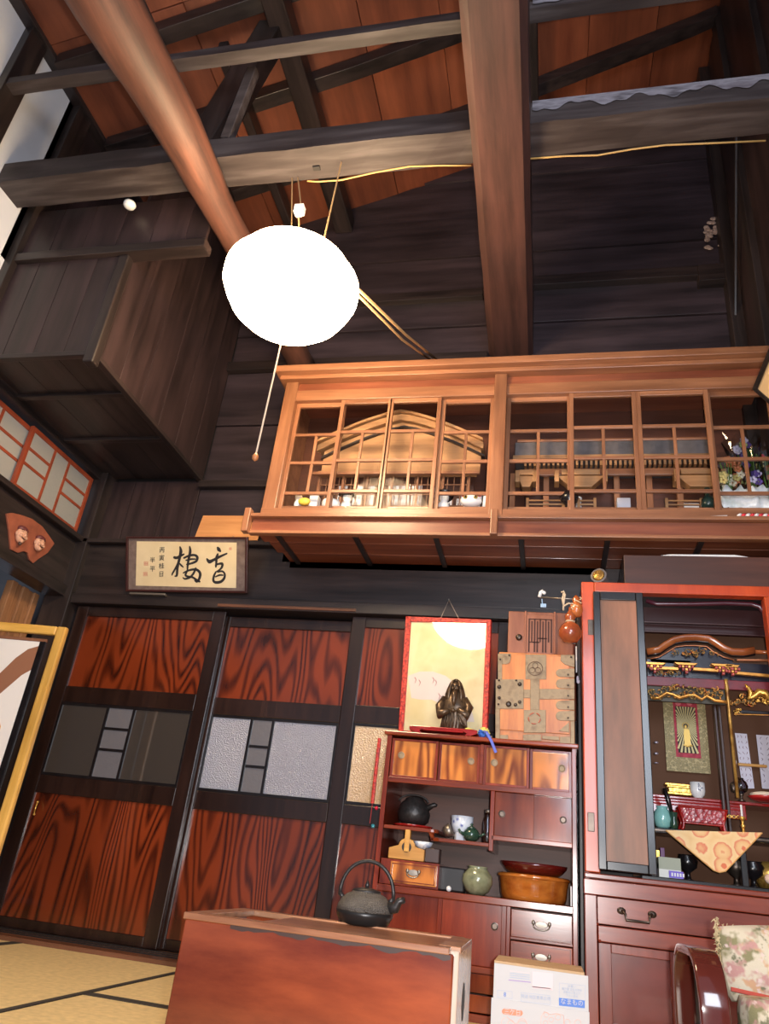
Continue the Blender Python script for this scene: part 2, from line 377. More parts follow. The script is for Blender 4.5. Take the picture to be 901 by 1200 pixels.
# ------------------------------------------------------------------ sliding doors
def sliding_door(n, x0, x1, y, gl, mir=1, narrow=True, ztop=1.70):
    """one sliding door: frame, two figured panels and the glazed middle band"""
    d = setting('door_%d' % n, (x0, y, .03)); t = .035; y0 = y; y1 = y+t; zb, zt = .03, ztop
    sw = .075
    box('stile', (x0, y0, zb), (x0+sw, y1, zt), DOORF, d); box('stile', (x1-sw, y0, zb), (x1, y1, zt), DOORF, d)
    rails = [(zb, .075), (.655, .745), (1.135, 1.225), (zt-.06, zt)]
    for a, b in rails: box('rail', (x0+sw, y0+.003, a), (x1-sw, y1-.003, b), DOORF, d)
    box('wood_panel', (x0+sw-.01, y0+.012, .065), (x1-sw+.01, y0+.024, .665), DOORP, d, .001)
    box('wood_panel', (x0+sw-.01, y0+.012, 1.215), (x1-sw+.01, y0+.024, zt-.05), DOORP, d, .001)
    gx0, gx1 = x0+sw, x1-sw; wd = gx1-gx0
    # narrow frame round the glass, two uprights and two short cross bars
    for a, b in ((.745, .760), (1.120, 1.135)): box('glazing_bar', (gx0, y0+.004, a), (gx1, y0+.022, b), BLACK, d, .001)
    for a, b in ((gx0, gx0+.012), (gx1-.012, gx1)): box('glazing_bar', (a, y0+.004, .76), (b, y0+.022, 1.12), BLACK, d, .001)
    if narrow:
        u0 = gx0+wd*gl[0]; u1 = gx0+wd*gl[1]
        for u in (u0, u1): box('muntin', (u-.008, y0+.004, .76), (u+.008, y0+.022, 1.12), BLACK, d, .001)
        for z in (.885, .985) if n == 2 else (.90, 1.01): box('muntin', (u0, y0+.005, z-.007), (u1, y0+.021, z+.007), BLACK, d, .001)
        g = DGLASS1 if n == 1 else DGLASS
        box('glass_pane', (gx0, y0+.010, .76), (u0, y0+.014, 1.12), g, d, 0)
        box('glass_pane', (u1, y0+.010, .76), (gx1, y0+.014, 1.12), g, d, 0)
        zs = [.76]+list((.885, .985) if n == 2 else (.90, 1.01))+[1.12]
        for i in range(3): box('glass_pane', (u0, y0+.010, zs[i]), (u1, y0+.014, zs[i+1]), DGLASSS, d, 0)
    else:
        box('glass_pane', (gx0, y0+.010, .76), (gx1, y0+.014, 1.12), DGLASSW, d, 0)
    return d
d1 = sliding_door(1, -2.755, -1.800, 3.72, (.37, .57))
d2 = sliding_door(2, -1.860, -.995, 3.765, (.33, .50), ztop=1.685)
d3 = sliding_door(3, -1.055, -.19, 3.72, (.4, .5), narrow=False)
d4 = sliding_door(4, -.25, .62, 3.765, (.33, .5))
# brass pull on the left door
hk = MB(); c = PY(42, 947, 3.715)
hk.tube([c+V((0, 0, .03)), c+V((.006, -.010, .02)), c+V((.006, -.012, -.015)), c+V((0, 0, -.03))], .004, 6)
hk.ball(c+V((0, 0, .03)), .007, 8, 6); hk.ball(c+V((0, 0, -.03)), .007, 8, 6)
tag(hk.build('door_pull', GOLD, d1, smooth=True), 'small brass pull')
# dark room behind the glass
bw = setting('wall_far'); box('wall_board', (X0-1.2, 4.95, 0), (XR, 5.0, 2.2), SOOT_X, bw, 0)

# ------------------------------------------------------------------ lintels, back wall
wb = setting('wall_back')
trim2 = setting('trim_2'); box('lintel', (X0, 3.68, 1.705), (XR, 3.83, 1.765), BLK_X, trim2)
box('lintel_track', (-1.84, 3.672, 1.712), (-1.03, 3.682, 1.728), FLOORB, trim2, .002)
box('lintel_beam', (X0, 3.70, 1.767), (XR, 3.85, 2.09), BLK_X, trim2, .006)
box('ledge', (X0, 3.66, 2.09), (XR, 3.84, 2.118), BLK_X, trim2, .004)
# vertical boards under the loft
box('wall_backing', (X0-.2, 3.79, 2.1), (XR+.2, 3.82, 6.1), BLACKM, wb, 0)
box('wall_backing', (.60, 3.80, 0), (XR+.2, 3.83, 1.8), BLACKM, wb, 0)
x = X0
while x < -2.17:
    x1 = min(x+.232, -2.155); box('wall_board', (x+.002, 3.745, 2.118), (x1-.002, 3.77, 2.56), SOOT_Z, wb, .002); x = x1
# upper back wall: wide horizontal boards, stepping up to the sloping roof
def sloped_board(za, zb_, xa, xb, mat, parent, y=3.745, t=.03):
    xs = [xa+(xb-xa)*i/40 for i in range(41)]; xs = [x for x in xs if ROOFZ(x) > za+.002]
    if len(xs) < 2: return
    pts = [V((xs[0], y, za)), V((xs[-1], y, za))]+[V((x, y, min(zb_, ROOFZ(x)))) for x in reversed(xs)]
    MB().prism(pts, (0, t, 0)).build('wall_board', mat, parent, .002 if zb_ < 4.4 else 0)
zs = [2.118, 2.52, 2.98, 3.40, 3.72, 4.02, 4.34, 4.72, 5.10, 5.50, 5.95]
for i in range(len(zs)-1):
    sloped_board(zs[i]+.003, zs[i+1]-.003, -2.16, XR, SOOT_X, wb, 3.745 + (.012 if i % 2 else 0))
# horizontal rails on the upper back wall
box('wall_rail', (-.20, 3.69, 3.985), (.98, 3.76, 4.065), BLK_X, wb); box('wall_rail', (.88, 3.67, 3.92), (XR, 3.76, 4.05), BLK_X, wb)
box('wall_rail', (-2.16, 3.70, 2.50), (-1.55, 3.76, 2.545), BLK_X, wb); box('wall_rail', (-2.16, 3.70, 3.40), (-.4, 3.76, 3.47), BLK_X, wb)
box('wall_rail', (-2.0, 3.70, 3.93), (-.45, 3.76, 4.0), BLK_X, wb)

# ------------------------------------------------------------------ left wall
wl = setting('wall_left')
box('wall_backing', (X0-.10, -.35, 2.62), (X0-.07, 3.9, 4.6), BLACKM, wl, 0)
box('corner_post', (X0-.10, 3.66, 0), (X0+.075, 3.84, 4.3), BLK_Z, wl, .005)
trim3 = setting('trim_3')
box('left_lintel', (X0-.10, .2, 1.735), (X0+.035, 3.68, 1.80), BLK_Y, trim3, .004)
box('left_head_board', (X0-.06, .2, 1.80), (X0, 3.68, 2.09), BLK_Y, trim3, .002)
box('sill_ledge', (X0-.10, .2, 2.09), (X0+.045, 3.70, 2.122), BLK_Y, trim3, .004)
box('window_head', (X0-.08, .2, 2.53), (X0+.03, 3.70, 2.60), BLK_Y, trim3, .004)
# pleated brown boards and dark wall seen through the left opening, under the lintel
nw = setting('wall_next_room')
box('wall_board', (X0-1.9, .15, 0), (X0-.10, .2, 1.9), SOOT_Z, nw, 0)
box('wall_board', (X0-1.9, .2, 0), (X0-1.85, 4.95, 1.9), SOOT_Z, nw, 0)
box('ceiling_board', (X0-1.9, .2, 1.88), (X0-.1, 4.95, 1.92), SOOT_Z, nw, 0); pa = PX(38, 728, X0-.12)
for i in range(5):
    y = pa.y-.26+i*.05
    MB().prism([(X0-.16-(.012 if i % 2 else 0), y, 0), (X0-.115-(.012 if i % 2 else 0), y, 0), (X0-.115-(.012 if i % 2 else 0), y+.046, 0), (X0-.16-(.012 if i % 2 else 0), y+.046, 0)], (0, 0, 1.73)).build('wall_board', CURT, nw, .004)
# red sashes with frosted panes (two overlapping ones)
def red_window(n, y0, y1, x, z0=2.128, z1=2.512):
    wd = setting('window_%d' % n, (x, y0, z0)); s = .026; t = .024
    box('window_frame', (x-t, y0, z0), (x, y0+s, z1), REDF, wd); box('window_frame', (x-t, y1-s, z0), (x, y1, z1), REDF, wd)
    box('window_frame', (x-t, y0+s, z1-s), (x, y1-s, z1), REDF, wd); box('window_frame', (x-t, y0+s, z0), (x, y1-s, z0+s), REDF, wd)
    L = y1-y0; a = y0+L*.37; b = y0+L*.60; m = .016
    for q in (a, b): box('muntin', (x-t+.002, q-m/2, z0+s), (x-.003, q+m/2, z1-s), REDF, wd, .001)
    ys = [(y0+s, a-m/2), (a+m/2, b-m/2), (b+m/2, y1-s)]
    hz = [z0+(z1-z0)*.42, z0+(z1-z0)*.66]
    for k, (p, q) in enumerate(ys):
        if k == 1: box('glass_pane', (x-.016, p, z0+s), (x-.010, q, z1-s), WINPANE, wd, 0); continue
        for h in hz: box('muntin', (x-t+.003, p, h-m/2), (x-.004, q, h+m/2), REDF, wd, .001)
        e = [z0+s]+[h for h in hz]+[z1-s]
        for i in range(3): box('glass_pane', (x-.016, p, e[i]), (x-.010, q, e[i+1]), WINPANE, wd, 0)
red_window(1, 3.005, 3.625, X0+.012); red_window(2, 2.42, 3.06, X0-.018)
red_window(3, 1.83, 2.45, X0+.012)
# white plaster between dark posts and roof beam
for y0, y1 in ((.2, 1.03), (1.13, 1.96), (2.09, 2.43)):
    box('plaster_panel', (X0-.05, y0-.03, 2.60), (X0-.02, y1+.03, 4.50), PLASTER, wl, 0)
box('plaster_panel', (X0-.05, 2.40, 3.2), (X0-.02, 3.70, 4.5), SOOT_Z, wl, 0)
for y0, y1 in ((1.03, 1.13), (1.965, 2.095), (2.435, 2.56)):
    box('wall_post', (X0-.06, y0, 2.60), (X0+.03, y1, 4.50), BLK_Z, wl, .004)
box('wall_plate', (X0-.06, -.3, 4.035+H-.035), (X0+.05, 3.72, 4.035+H-.004), BLK_Y, wl, .004)

# ------------------------------------------------------------------ loft box in the left corner
lf = thing('loft_cupboard', (-2.5, 2.474, 2.56), 'big sooty black wooden loft box hanging in the upper left corner above the red windows', 'cupboard')
LX, LY, LZ, LT = -2.161, 2.474, 2.558, 3.20
x = X0
while x < LX-.01:
    x1 = min(x+.175, LX); box('front_board', (x+.001, LY, LZ+.02), (x1-.001, LY+.022, LT), SOOT_Z, lf, .002); x = x1
y = LY+.022
while y < 3.74:
    y1 = min(y+.212, 3.745); box('side_board', (LX-.022, y+.001, LZ+.02), (LX, y1-.001, 4.1), SOOT_Z, lf, .002); y = y1
x = X0
while x < LX-.02:
    x1 = min(x+.23, LX-.02); box('soffit_board', (x+.001, LY+.02, LZ+.022), (x1-.001, 3.745, LZ+.04), BLK_Y, lf, .001); x = x1
for y in (2.80, 3.24): box('soffit_batten', (X0, y, LZ+.002), (LX-.02, y+.035, LZ+.022), BLK_X, lf)
box('bottom_rail', (X0, LY-.004, LZ-.004), (LX, LY+.028, LZ+.024), BLK_X, lf); box('bottom_rail', (LX-.028, LY, LZ-.004), (LX+.006, 3.745, LZ+.024), BLK_Y, lf)
pz = MB().box((LX-.045, LY-.012, LZ-.05), (LX+.012, LY+.045, LT)); tag(pz.build('corner_post', BLK_Z, lf, .008), 'black post with cut pendant foot')
box('top_rail', (X0, LY-.03, LT), (-1.72, LY+.05, LT+.055), BLK_X, lf, .004)
x = X0
while x < -1.76:
    x1 = min(x+.2, -1.74); box('upper_board', (x+.001, LY, LT+.055), (x1-.001, LY+.02, 3.60), SOOT_Z, lf, .002); x = x1

# ------------------------------------------------------------------ right wall
wr = setting('wall_right')
box('wall_backing', (XR+.05, -.35, 0), (XR+.08, 3.9, 6.1), BLACKM, wr, 0)
y = -.3; i = 0
while y < 3.74:
    y1 = min(y+.30, 3.75); box('wall_board', (XR+(.008 if i % 2 else 0), y+.002, 0), (XR+.04, y1-.002, ROOFZ(XR)), SOOT_Z, wr, .002); y = y1; i += 1
box('wall_post', (XR-.06, 3.66, 1.9), (XR+.02, 3.75, ROOFZ(XR-.06)), BLK_Z, wr, .004)
box('wall_post', (XR-.03, 3.26, 3.0), (XR+.02, 3.36, ROOFZ(XR)), BLK_Z, wr, .004)
box('wall_post', (XR-.03, 2.70, 1.8), (XR+.02, 2.80, ROOFZ(XR)), BLK_Z, wr, .004)
MB().tube([(XR-.035, 3.70, 3.56), (XR-.03, 3.06, 4.9)], .010, 6).build('wall_batten', BLK_Z, wr)
pc = MB(); random.seed(3)
c = PY(832, 272, 3.735)
for i in range(26): pc.ball(c+V((random.gauss(0, .028), -.006*random.random(), random.gauss(0, .065))), (.012+.012*random.random(), .008, .010+.010*random.random()), 6, 4)
tag(pc.build('plaster_residue', mottled('crumbled clay', [(.20, .12, .09), (.42, .30, .24)], 60, rough=.95), wr), 'crumbly pale brown residue')

# ------------------------------------------------------------------ ceiling boards, rafters, purlins
ce = setting('ceiling')
kx = [X0-.4, -2.86, -2.342, -1.242, -.613, .931, 1.104, XR+.3]
MB().prism([(x, -.35, ROOFZ(x)+.045) for x in kx]+[(x, -.35, ROOFZ(x)+.08) for x in reversed(kx)], (0, 4.3, 0)).build('roof_deck', ROOF, ce)
x = X0-.1; i = 0
while x < XR+.1:
    x1 = x+.455
    for ya, yb in ((-.3, .9), (.9, 2.1), (2.1, 3.3), (3.3, 3.80)):
        o = .006 if (i+int(yb)) % 2 else 0
        MB().prism([(x+.002, ya+.002, ROOFZ(x)+o), (x1-.002, ya+.002, ROOFZ(x1)+o), (x1-.002, yb-.002, ROOFZ(x1)+o), (x+.002, yb-.002, ROOFZ(x)+o)], (0, 0, .03)).build('roof_board', ROOF, ce, .002)
    x = x1; i += 1
raf_grp = 'rafters under the sloping roof boards'
ang = math.atan(.418)
for k, y in enumerate((.58, 1.12, 1.65, 2.19, 2.73, 3.29)):
    kx_ = [X0+.055, -2.342, -1.242, -.613, .931, XR-.012]
    p = [V((x, y-.045, ROOFZ(x)-.10)) for x in kx_]+[V((x, y-.045, ROOFZ(x)-.006)) for x in reversed(kx_)]
    o = MB().prism(p, (0, .09, 0)).build('rafter', BLK_X, None, .003)
    lab = {2.73: 'black rafter under the orange roof boards, second from the back wall', 3.29: 'black rafter under the orange roof boards, nearest the back wall', 2.19: 'black rafter under the orange roof boards, third from the back wall, crossing the top left', .58: 'black rafter furthest from the back wall, above the viewer', 1.12: 'black rafter second furthest from the back wall, above the viewer', 1.65: 'black rafter nearer the viewer than the one crossing the top left'}[y]
    tag(o, lab, 'rafter', raf_grp)
def beam(name, a, b, mat, label, cat='beam', bevel=.008, group=None):
    return tag(MB().box(a, b).build(name, mat, None, bevel), label, cat, group)
beam('purlin', (-1.57, .2, ROOFZ(-1.57)-.24), (-1.44, 3.74, ROOFZ(-1.57)-.108), BLK_Y, 'thick black purlin running back under the roof, left of the centre beam', 'purlin')
beam('purlin', (-1.90, 2.3, ROOFZ(-1.90)-.22), (-1.84, 3.74, ROOFZ(-1.90)-.108), BLK_Y, 'thin black purlin under the roof just left of the thick one', 'purlin')
tag(MB().tube([(-2.17, .2, 4.45), (-2.17, 3.2, 4.45)], .055, 12).build('roof_pole', DUSTY, None, smooth=True), 'round grey black pole running beside the red brown log', 'pole')
beam('purlin', (-.16, .2, ROOFZ(-.16)-.20), (-.10, 3.74, ROOFZ(-.16)-.108), BLK_Y, 'thin black purlin close along the right side of the centre beam', 'purlin')
# cross beam A and strut B, running left to right
A0, A1, AZ0, AZ1 = 2.20, 2.375, 3.52, 3.69
mbm = MB()
def rough_beam(x0, x1, y0, y1, z0, z1, n, j=.004):
    mb = MB(); vs = []; random.seed(int((x0+9)*100))
    for i in range(n+1):
        x = x0+(x1-x0)*i/n; q = lambda: random.uniform(-j, j)
        vs += [(x, y0+q(), z0+q()), (x, y1, z0+q()), (x, y1, z1), (x, y0+.035, z1+q()), (x, y0+q(), z1-.030+q())]
    fs = [(i*5+a, (i+1)*5+a, (i+1)*5+(a+1) % 5, i*5+(a+1) % 5) for i in range(n) for a in range(5)]
    fs += [(4, 3, 2, 1, 0), tuple(n*5+a for a in range(5))]
    fs = [tuple(reversed(f)) for f in fs[:-2]] + [tuple(reversed(fs[-2])), tuple(reversed(fs[-1]))]
    mb.add(vs, fs); return mb
tie = tag(rough_beam(X0-.12, XR-.002, A0, A1, AZ0, AZ1, 26).build('tie_beam', DUSTY, None), 'long dusty black squared beam crossing the whole room above the lamp', 'beam')
def lit_dust_strip(parent, x0, x1, y, ztop, h):  # dusty edge, with the daylit upper face painted in as pale colour
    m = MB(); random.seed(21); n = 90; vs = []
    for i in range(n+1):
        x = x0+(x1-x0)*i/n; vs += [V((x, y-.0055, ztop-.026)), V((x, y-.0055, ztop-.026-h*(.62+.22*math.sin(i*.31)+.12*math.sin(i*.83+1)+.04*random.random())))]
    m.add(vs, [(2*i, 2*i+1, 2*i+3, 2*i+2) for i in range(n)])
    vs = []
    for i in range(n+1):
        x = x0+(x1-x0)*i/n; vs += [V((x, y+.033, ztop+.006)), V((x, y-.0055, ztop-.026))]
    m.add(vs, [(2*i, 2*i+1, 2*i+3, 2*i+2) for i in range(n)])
    return tag(m.build('dust_and_lit_face', mottled('pale dust and daylit face', [(.07, .060, .07), (.24, .22, .25), (.13, .11, .13)], 14, rough=.95, detail=8, stretch=(.5, 2, 2)), parent), 'whitish dusty upper edge with the daylit face painted in')
strut = tag(rough_beam(X0, XR-.002, 1.975, 2.040, 3.985, 4.07, 26, .002).build('strut_beam', DUSTY, None), 'thin black strut beam crossing near the top, behind the centre beam', 'beam')
lit_dust_strip(tie, -.095, XR-.01, A0, AZ1, .085); lit_dust_strip(strut, -.095, XR-.01, 1.975, 4.07, .045)
# braces between beam A and the roof
def bar(name, p, q, wx, wy, mat, label, cat='brace'):
    p = V(p); q = V(q); d = (q-p).normalized(); s = V((0, 1, 0)).cross(d).normalized()*wx/2; t = V((0, wy/2, 0))
    mb = MB().prism([p-s-t, p+s-t, q+s-t, q-s-t], t*2)
    return tag(mb.build(name, mat, None, .005), label, cat)
p = PY(240, 158, 2.31); q = PY(327, 4, 2.31)
bar('brace', (p.x, 2.31, AZ1-.02), (q.x+.02, 2.31, ROOFZ(q.x)-.16), .15, .12, BLK_Z, 'thick black slanting brace rising from the long crossing beam')
p = PY(244, 160, 2.12); q = PY(300, 52, 2.12)
bar('brace', (p.x+.03, 2.225, AZ1-.02), (q.x+.03, 2.12, 4.05), .055, .05, DUSTY, 'thin dusty brace in front of the thick slanting one')
# the two great beams running towards the back wall
ctr = MB(); CZ = 2.971+H
ys = [0.3+.25*i for i in range(14)]+[3.74]; vs = []; random.seed(5)
for y in ys:
    xl = -.350-.02*(y-1.6)/1.3-.006; xr = -.099-.008*(y-1.6)
    q = lambda: random.uniform(-.004, .004)
    vs += [(xl+q(), y, CZ+.03+q()), (xl+.035, y, CZ+q()), (xr-.03, y, CZ+q()), (xr+q(), y, CZ+.03), (xr+q(), y, CZ+.30), (xl+q(), y, CZ+.30)]
n = len(ys)
fs = [(i*6+a, i*6+(a+1) % 6, (i+1)*6+(a+1) % 6, (i+1)*6+a) for i in range(n-1) for a in range(6)] + [(5, 4, 3, 2, 1, 0), tuple((n-1)*6+a for a in range(6))]
ctr.add(vs, fs)
tag(ctr.build('centre_beam', BEAM_Y, None), 'massive brown squared beam running to the back wall, right of the lamp', 'beam')
lg = MB(); pts = []; rs = []
random.seed(9)
for i in range(26):
    y = .3+i*(3.42/25); f = (y-1.3)/1.1
    cx = -1.707+ (.0515)*f + .012*math.sin(i*.7); r = .142-.056*max(0, min(1, (y-1.25)/1.15)) if y < 2.4 else .084
    pts.append(V((cx, y, 2.93+H+.01*math.sin(i*.5)))); rs.append(r+random.uniform(-.003, .003))
lg.tube(pts, rs, 18)
tag(lg.build('log_beam', LOG, None, smooth=True), 'thick red brown rounded log beam running back over the left side of the lamp', 'beam')

# ================================================================== THINGS
# ------------------------------------------------------------------ pendant lamp on the long crossing beam
LC = PY(341, 338, 2.25); LR = .283
lamp = thing('pendant_lamp', (LC.x, LC.y, LC.z), 'large glowing round pendant lamp hanging from the long dusty beam', 'lamp')
prof = []
for i in range(13):
    a = -PI/2+PI*i/12; prof.append((LR*math.cos(a), .212*math.sin(a)))
MB().lathe([(r, z) for r, z in prof], LC, 40).build('lamp_shade', LAMPM, lamp, smooth=True)
MB().lathe([(LR+.003, -.012), (LR+.009, -.010), (LR+.009, .030), (LR+.003, .032)], LC, 40).build('shade_band', LAMPM, lamp)
top = V((LC.x, LC.y, LC.z+.20))
pc = PY(351, 246, 2.22)
m = MB(); m.box((pc.x-.022, pc.y-.018, pc.z-.022), (pc.x+.022, pc.y+.018, pc.z+.022)); m.box((pc.x-.012, pc.y-.012, pc.z-.035), (pc.x+.012, pc.y+.012, pc.z-.02))
tag(m.build('ceiling_connector', WHITE, lamp, .003), 'white plastic plug connector')
bt = AZ0-.0
m = MB()
p1 = PZ(349, 208, AZ0); p2 = PZ(400, 190, AZ0)
m.tube([(p1.x, p1.y, AZ0), (pc.x+.004, pc.y, pc.z+.02), (pc.x, pc.y, pc.z-.03), (top.x+.01, top.y, top.z-.01)], .0035, 6)
m.tube([(p1.x-.03, p1.y, AZ0), (top.x-.035, top.y+.01, top.z-.01)], .003, 6)
m.build('hanging_cord', CORDM, lamp)
m = MB(); m.tube([(p2.x, p2.y, AZ0), (top.x+.10, top.y+.01, top.z-.03)], .004, 6); m.build('hanging_cord', CORDM, lamp)
a = PY(329, 404, 2.2); b = PY(300, 532, 2.2)
m = MB(); m.tube([(a.x, 2.2, a.z+.01), (b.x, 2.2, b.z)], .0035, 6); m.build('pull_cord', plain('pull cord', (.62, .48, .36), .6), lamp)
m = MB(); m.lathe([(.003, -.03), (.011, -.022), (.012, -.01), (.004, .004)], (b.x, 2.2, b.z), 10)
tag(m.build('pull_knob', plain('wood bead', (.45, .17, .06), .4), lamp, smooth=True), 'small brown wooden pull bead')
# little hooks and a square plate on the underside of the beam
m = MB(); q = PZ(371, 196, AZ0); m.box((q.x-.018, q.y-.012, AZ0-.012), (q.x+.018, q.y+.012, AZ0-.004))
tag(m.build('ceiling_plate', BLACKM, None, .002), 'small black square plate screwed under the beam above the lamp', 'plate')
# wiring
def cable(name, pts, r, mat, label, cat='cable'):
    return tag(MB().tube(pts, r, 6).build(name, mat, None, smooth=True), label, cat)
ypl = A1-.03
cp = [PZ(px, py, AZ0-.006) for px, py in ((360, 212), (372, 213), (400, 211), (440, 202), (480, 195), (520, 194), (552, 194))]
cable('electric_cable', cp, .0045, plain('ochre cable', (.50, .30, .10), .5), 'ochre cable under the long beam from the lamp hook to the centre beam')
cp = [PZ(px, py, AZ0-.006) for px, py in ((621, 186), (660, 183), (700, 182), (740, 175), (780, 170), (830, 168), (897, 165))]
cable('electric_cable', cp, .0045, plain('ochre cable', (.50, .30, .10), .5), 'ochre cable stapled under the long beam right of the centre beam')
a = V((LC.x+.255, LC.y+.13, LC.z+.10)); b = PY(520, 428, 3.45); b2 = PY(513, 428, 3.45)
cable('flex_cord', [a, a.lerp(b, .5)+V((0, 0, -.02)), b], .007, CORDM, 'tan twisted cord from the lamp down to the top of the glass cabinet, upper strand')
cable('flex_cord', [a-V((0, 0, .03)), (a).lerp(b2, .5)+V((0, 0, -.05)), b2], .006, CORDM, 'tan cord from the lamp down to the top of the glass cabinet, lower strand')
c = PZ(152, 240, AZ0-.01)
m = MB(); m.lathe([(.012, -.02), (.028, -.014), (.034, 0), (.03, .012)], c, 16)
tag(m.build('white_piece', WHITE, None, smooth=True), 'small white rounded piece under the left end of the long beam', 'piece')  # plain white rounded piece of unknown use

# ------------------------------------------------------------------ glass display cabinet hung on the back wall
CYF = 3.30
cab = thing('wall_display_cabinet', (-.2, 3.5, 2.0), 'long wall cabinet of warm brown wood with a row of glazed lattice sashes', 'cabinet')
CL, CM0, CM1, CR = -1.515, -.305, -.238, 1.075
box('back_board', (CL, 3.70, 2.0), (CR, 3.738, 3.0), CABIN, cab); box('top_board', (CL, 3.30, 2.985), (CR, 3.70, 3.01), CABR, cab)
box('floor_board', (CL+.02, 3.355, 2.168), (CR, 3.70, 2.190), CABW, cab)
box('side_board', (CL, 3.33, 2.07), (CL+.02, 3.70, 2.99), CABW, cab)
box('end_stile', (CL, CYF-.01, 2.09), (CL+.075, CYF+.035, 2.99), CABWZ, cab)
box('middle_stile', (CM0, CYF-.02, 2.0), (CM1, CYF+.035, 3.0), CABWZ, cab)
box('partition', (CM0+.02, 3.335, 2.075), (CM1-.02, 3.70, 2.985), CABIN, cab)
box('head_rail', (CL, CYF-.004, 2.84), (CR, CYF+.035, 2.91), CABW, cab)
box('frieze_board', (CL, CYF+.008, 2.91), (CR, CYF+.03, 2.965), CABR, cab)
box('cornice', (CL-.03, CYF-.045, 2.965), (CR, CYF+.03, 2.992), CABW, cab); box('cornice', (CL-.05, CYF-.085, 2.992), (CR, 3.45, 3.035), CABW, cab)
box('sill_rail', (CL, CYF-.015, 2.075), (CR, CYF+.04, 2.142), CABW, cab)
box('ledge', (CL-.045, CYF-.075, 2.062), (CR, CYF+.02, 2.082), CABW, cab)
box('fascia', (CL-.02, CYF-.045, 1.985), (CR, CYF-.02, 2.062), CABR, cab); box('fascia_lip', (CL-.03, CYF-.055, 1.975), (CR, CYF-.015, 1.992), CABW, cab)
y = CYF-.015
for i in range(3): box('soffit_board', (CL-.01+.03*i, y+.002, 2.005), (CR, y+.142, 2.02), CABR, cab, .002); y += .146
box('wall_ledger', (CL+.05, 3.70, 1.965), (.28, 3.738, 2.006), CABW, cab)
for px, py in ((341, 648), (426, 647), (516, 647), (612, 650), (709, 650), (817, 645)):
    q = PZ(px, py, 1.998)
    tag(box('soffit_batten', (q.x-.013, CYF-.01, 1.988), (q.x+.013, 3.70, 2.006), BLK_Y, cab), 'black cross batten')
for x in (-1.555, (CM0+CM1)/2): box('corner_bracket', (x-.016, CYF-.09, 1.97), (x+.018, CYF-.045, 2.105), CABWZ, cab, .004)
box('top_block', (-.055, 3.30, 3.035), (.0, 3.34, 3.085), CABW, cab); box('top_block', (-.10, 3.33, 3.035), (.12, 3.38, 3.05), CABW, cab)
def sash(x0, x1, y, z0, z1):
    s = MB().box((x0, y, z0), (x0+.022, y+.02, z1)).build('sash_stile', CABWZ, cab, .002)
    s.name = 'glazed_sash'; WL[s.name] = V(cab.location)
    box('sash_stile', (x1-.022, y, z0), (x1, y+.02, z1), CABWZ, s, .002)
    box('sash_rail', (x0+.022, y, z1-.028), (x1-.022, y+.02, z1), CABW, s, .002); box('sash_rail', (x0+.022, y, z0), (x1-.022, y+.02, z0+.018), CABW, s, .002)
    rows = [2.255, 2.445, 2.628]; xm = (x0+x1)/2
    for z in rows: box('muntin', (x0+.022, y+.002, z-.009), (x1-.022, y+.017, z+.009), CABW, s, .002)
    for a, b in ((rows[0], rows[1]), (rows[1], rows[2])): box('muntin', (xm-.008, y+.003, a+.009), (xm+.008, y+.016, b-.009), CABWZ, s, .002)
    cells = [(x0+.022, x1-.022, z0+.018, rows[0]), (x0+.022, x1-.022, rows[2], z1-.028)]
    for a, b in ((rows[0], rows[1]), (rows[1], rows[2])): cells += [(x0+.022, xm, a, b), (xm, x1-.022, a, b)]
    for c in cells: box('glass_pane', (c[0], y+.009, c[2]), (c[1], y+.0105, c[3]), GLASS, s, 0)
    return s
e = [-1.44, -1.155, -.87, -.592, -.305]
for i in range(4): sash(e[i]-(.012 if i in (1, 2, 3) else 0)*(1 if i < 3 else 0), e[i+1]+(.012 if i in (0,) else 0), CYF+(.028 if i in (0, 3) else .004), 2.135, 2.842)
e = [-.238, .088, .424, .765, 1.072]
for i in range(4): sash(e[i], e[i+1]+(.012 if i == 0 else 0)+(.008 if i == 2 else 0), CYF+(.028 if i in (0, 3) else .004), 2.135, 2.842)

# miniature shrine with a curved gable behind the left sashes
SY = 3.52
shr = thing('household_shrine', (-.85, SY, 2.191), 'pale wood miniature shrine with broad gable roof and lattice doors, left half of wall cabinet', 'shrine')
ap = PY(470, 488, SY-.05); lt = PY(372, 524, SY-.05); rt = PY(566, 527, SY-.05)
def gable(name, dz, th, y0, dep, mat, k=1.0):
    n = 14; P = []
    for i in range(n+1):
        t = i/n; x = lt.x*k+(rt.x*k-lt.x*k)*t; u = abs(2*t-1); z = ap.z+(lt.z-ap.z)*(u**1.35)+dz; P.append(V((x+(ap.x-(lt.x+rt.x)/2)*0, y0, z)))
    Q = [p-V((0, 0, th)) for p in P]
    mb = MB()
    vs = P+Q+[p+V((0, dep, 0)) for p in P]+[p+V((0, dep, 0)) for p in Q]; N1 = n+1
    fs = []
    for i in range(n):
        fs += [(i, N1+i, N1+i+1, i+1), (2*N1+i, 2*N1+i+1, 3*N1+i+1, 3*N1+i), (i, i+1, 2*N1+i+1, 2*N1+i), (N1+i, 3*N1+i, 3*N1+i+1, N1+i+1)]
    fs += [(0, 2*N1, 3*N1, N1), (n, N1+n, 3*N1+n, 2*N1+n)]
    return mb.add(vs, fs).build(name, mat, shr)
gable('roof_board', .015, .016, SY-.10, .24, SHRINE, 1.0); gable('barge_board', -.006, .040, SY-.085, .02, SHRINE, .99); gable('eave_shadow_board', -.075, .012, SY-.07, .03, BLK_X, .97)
gp_ = []
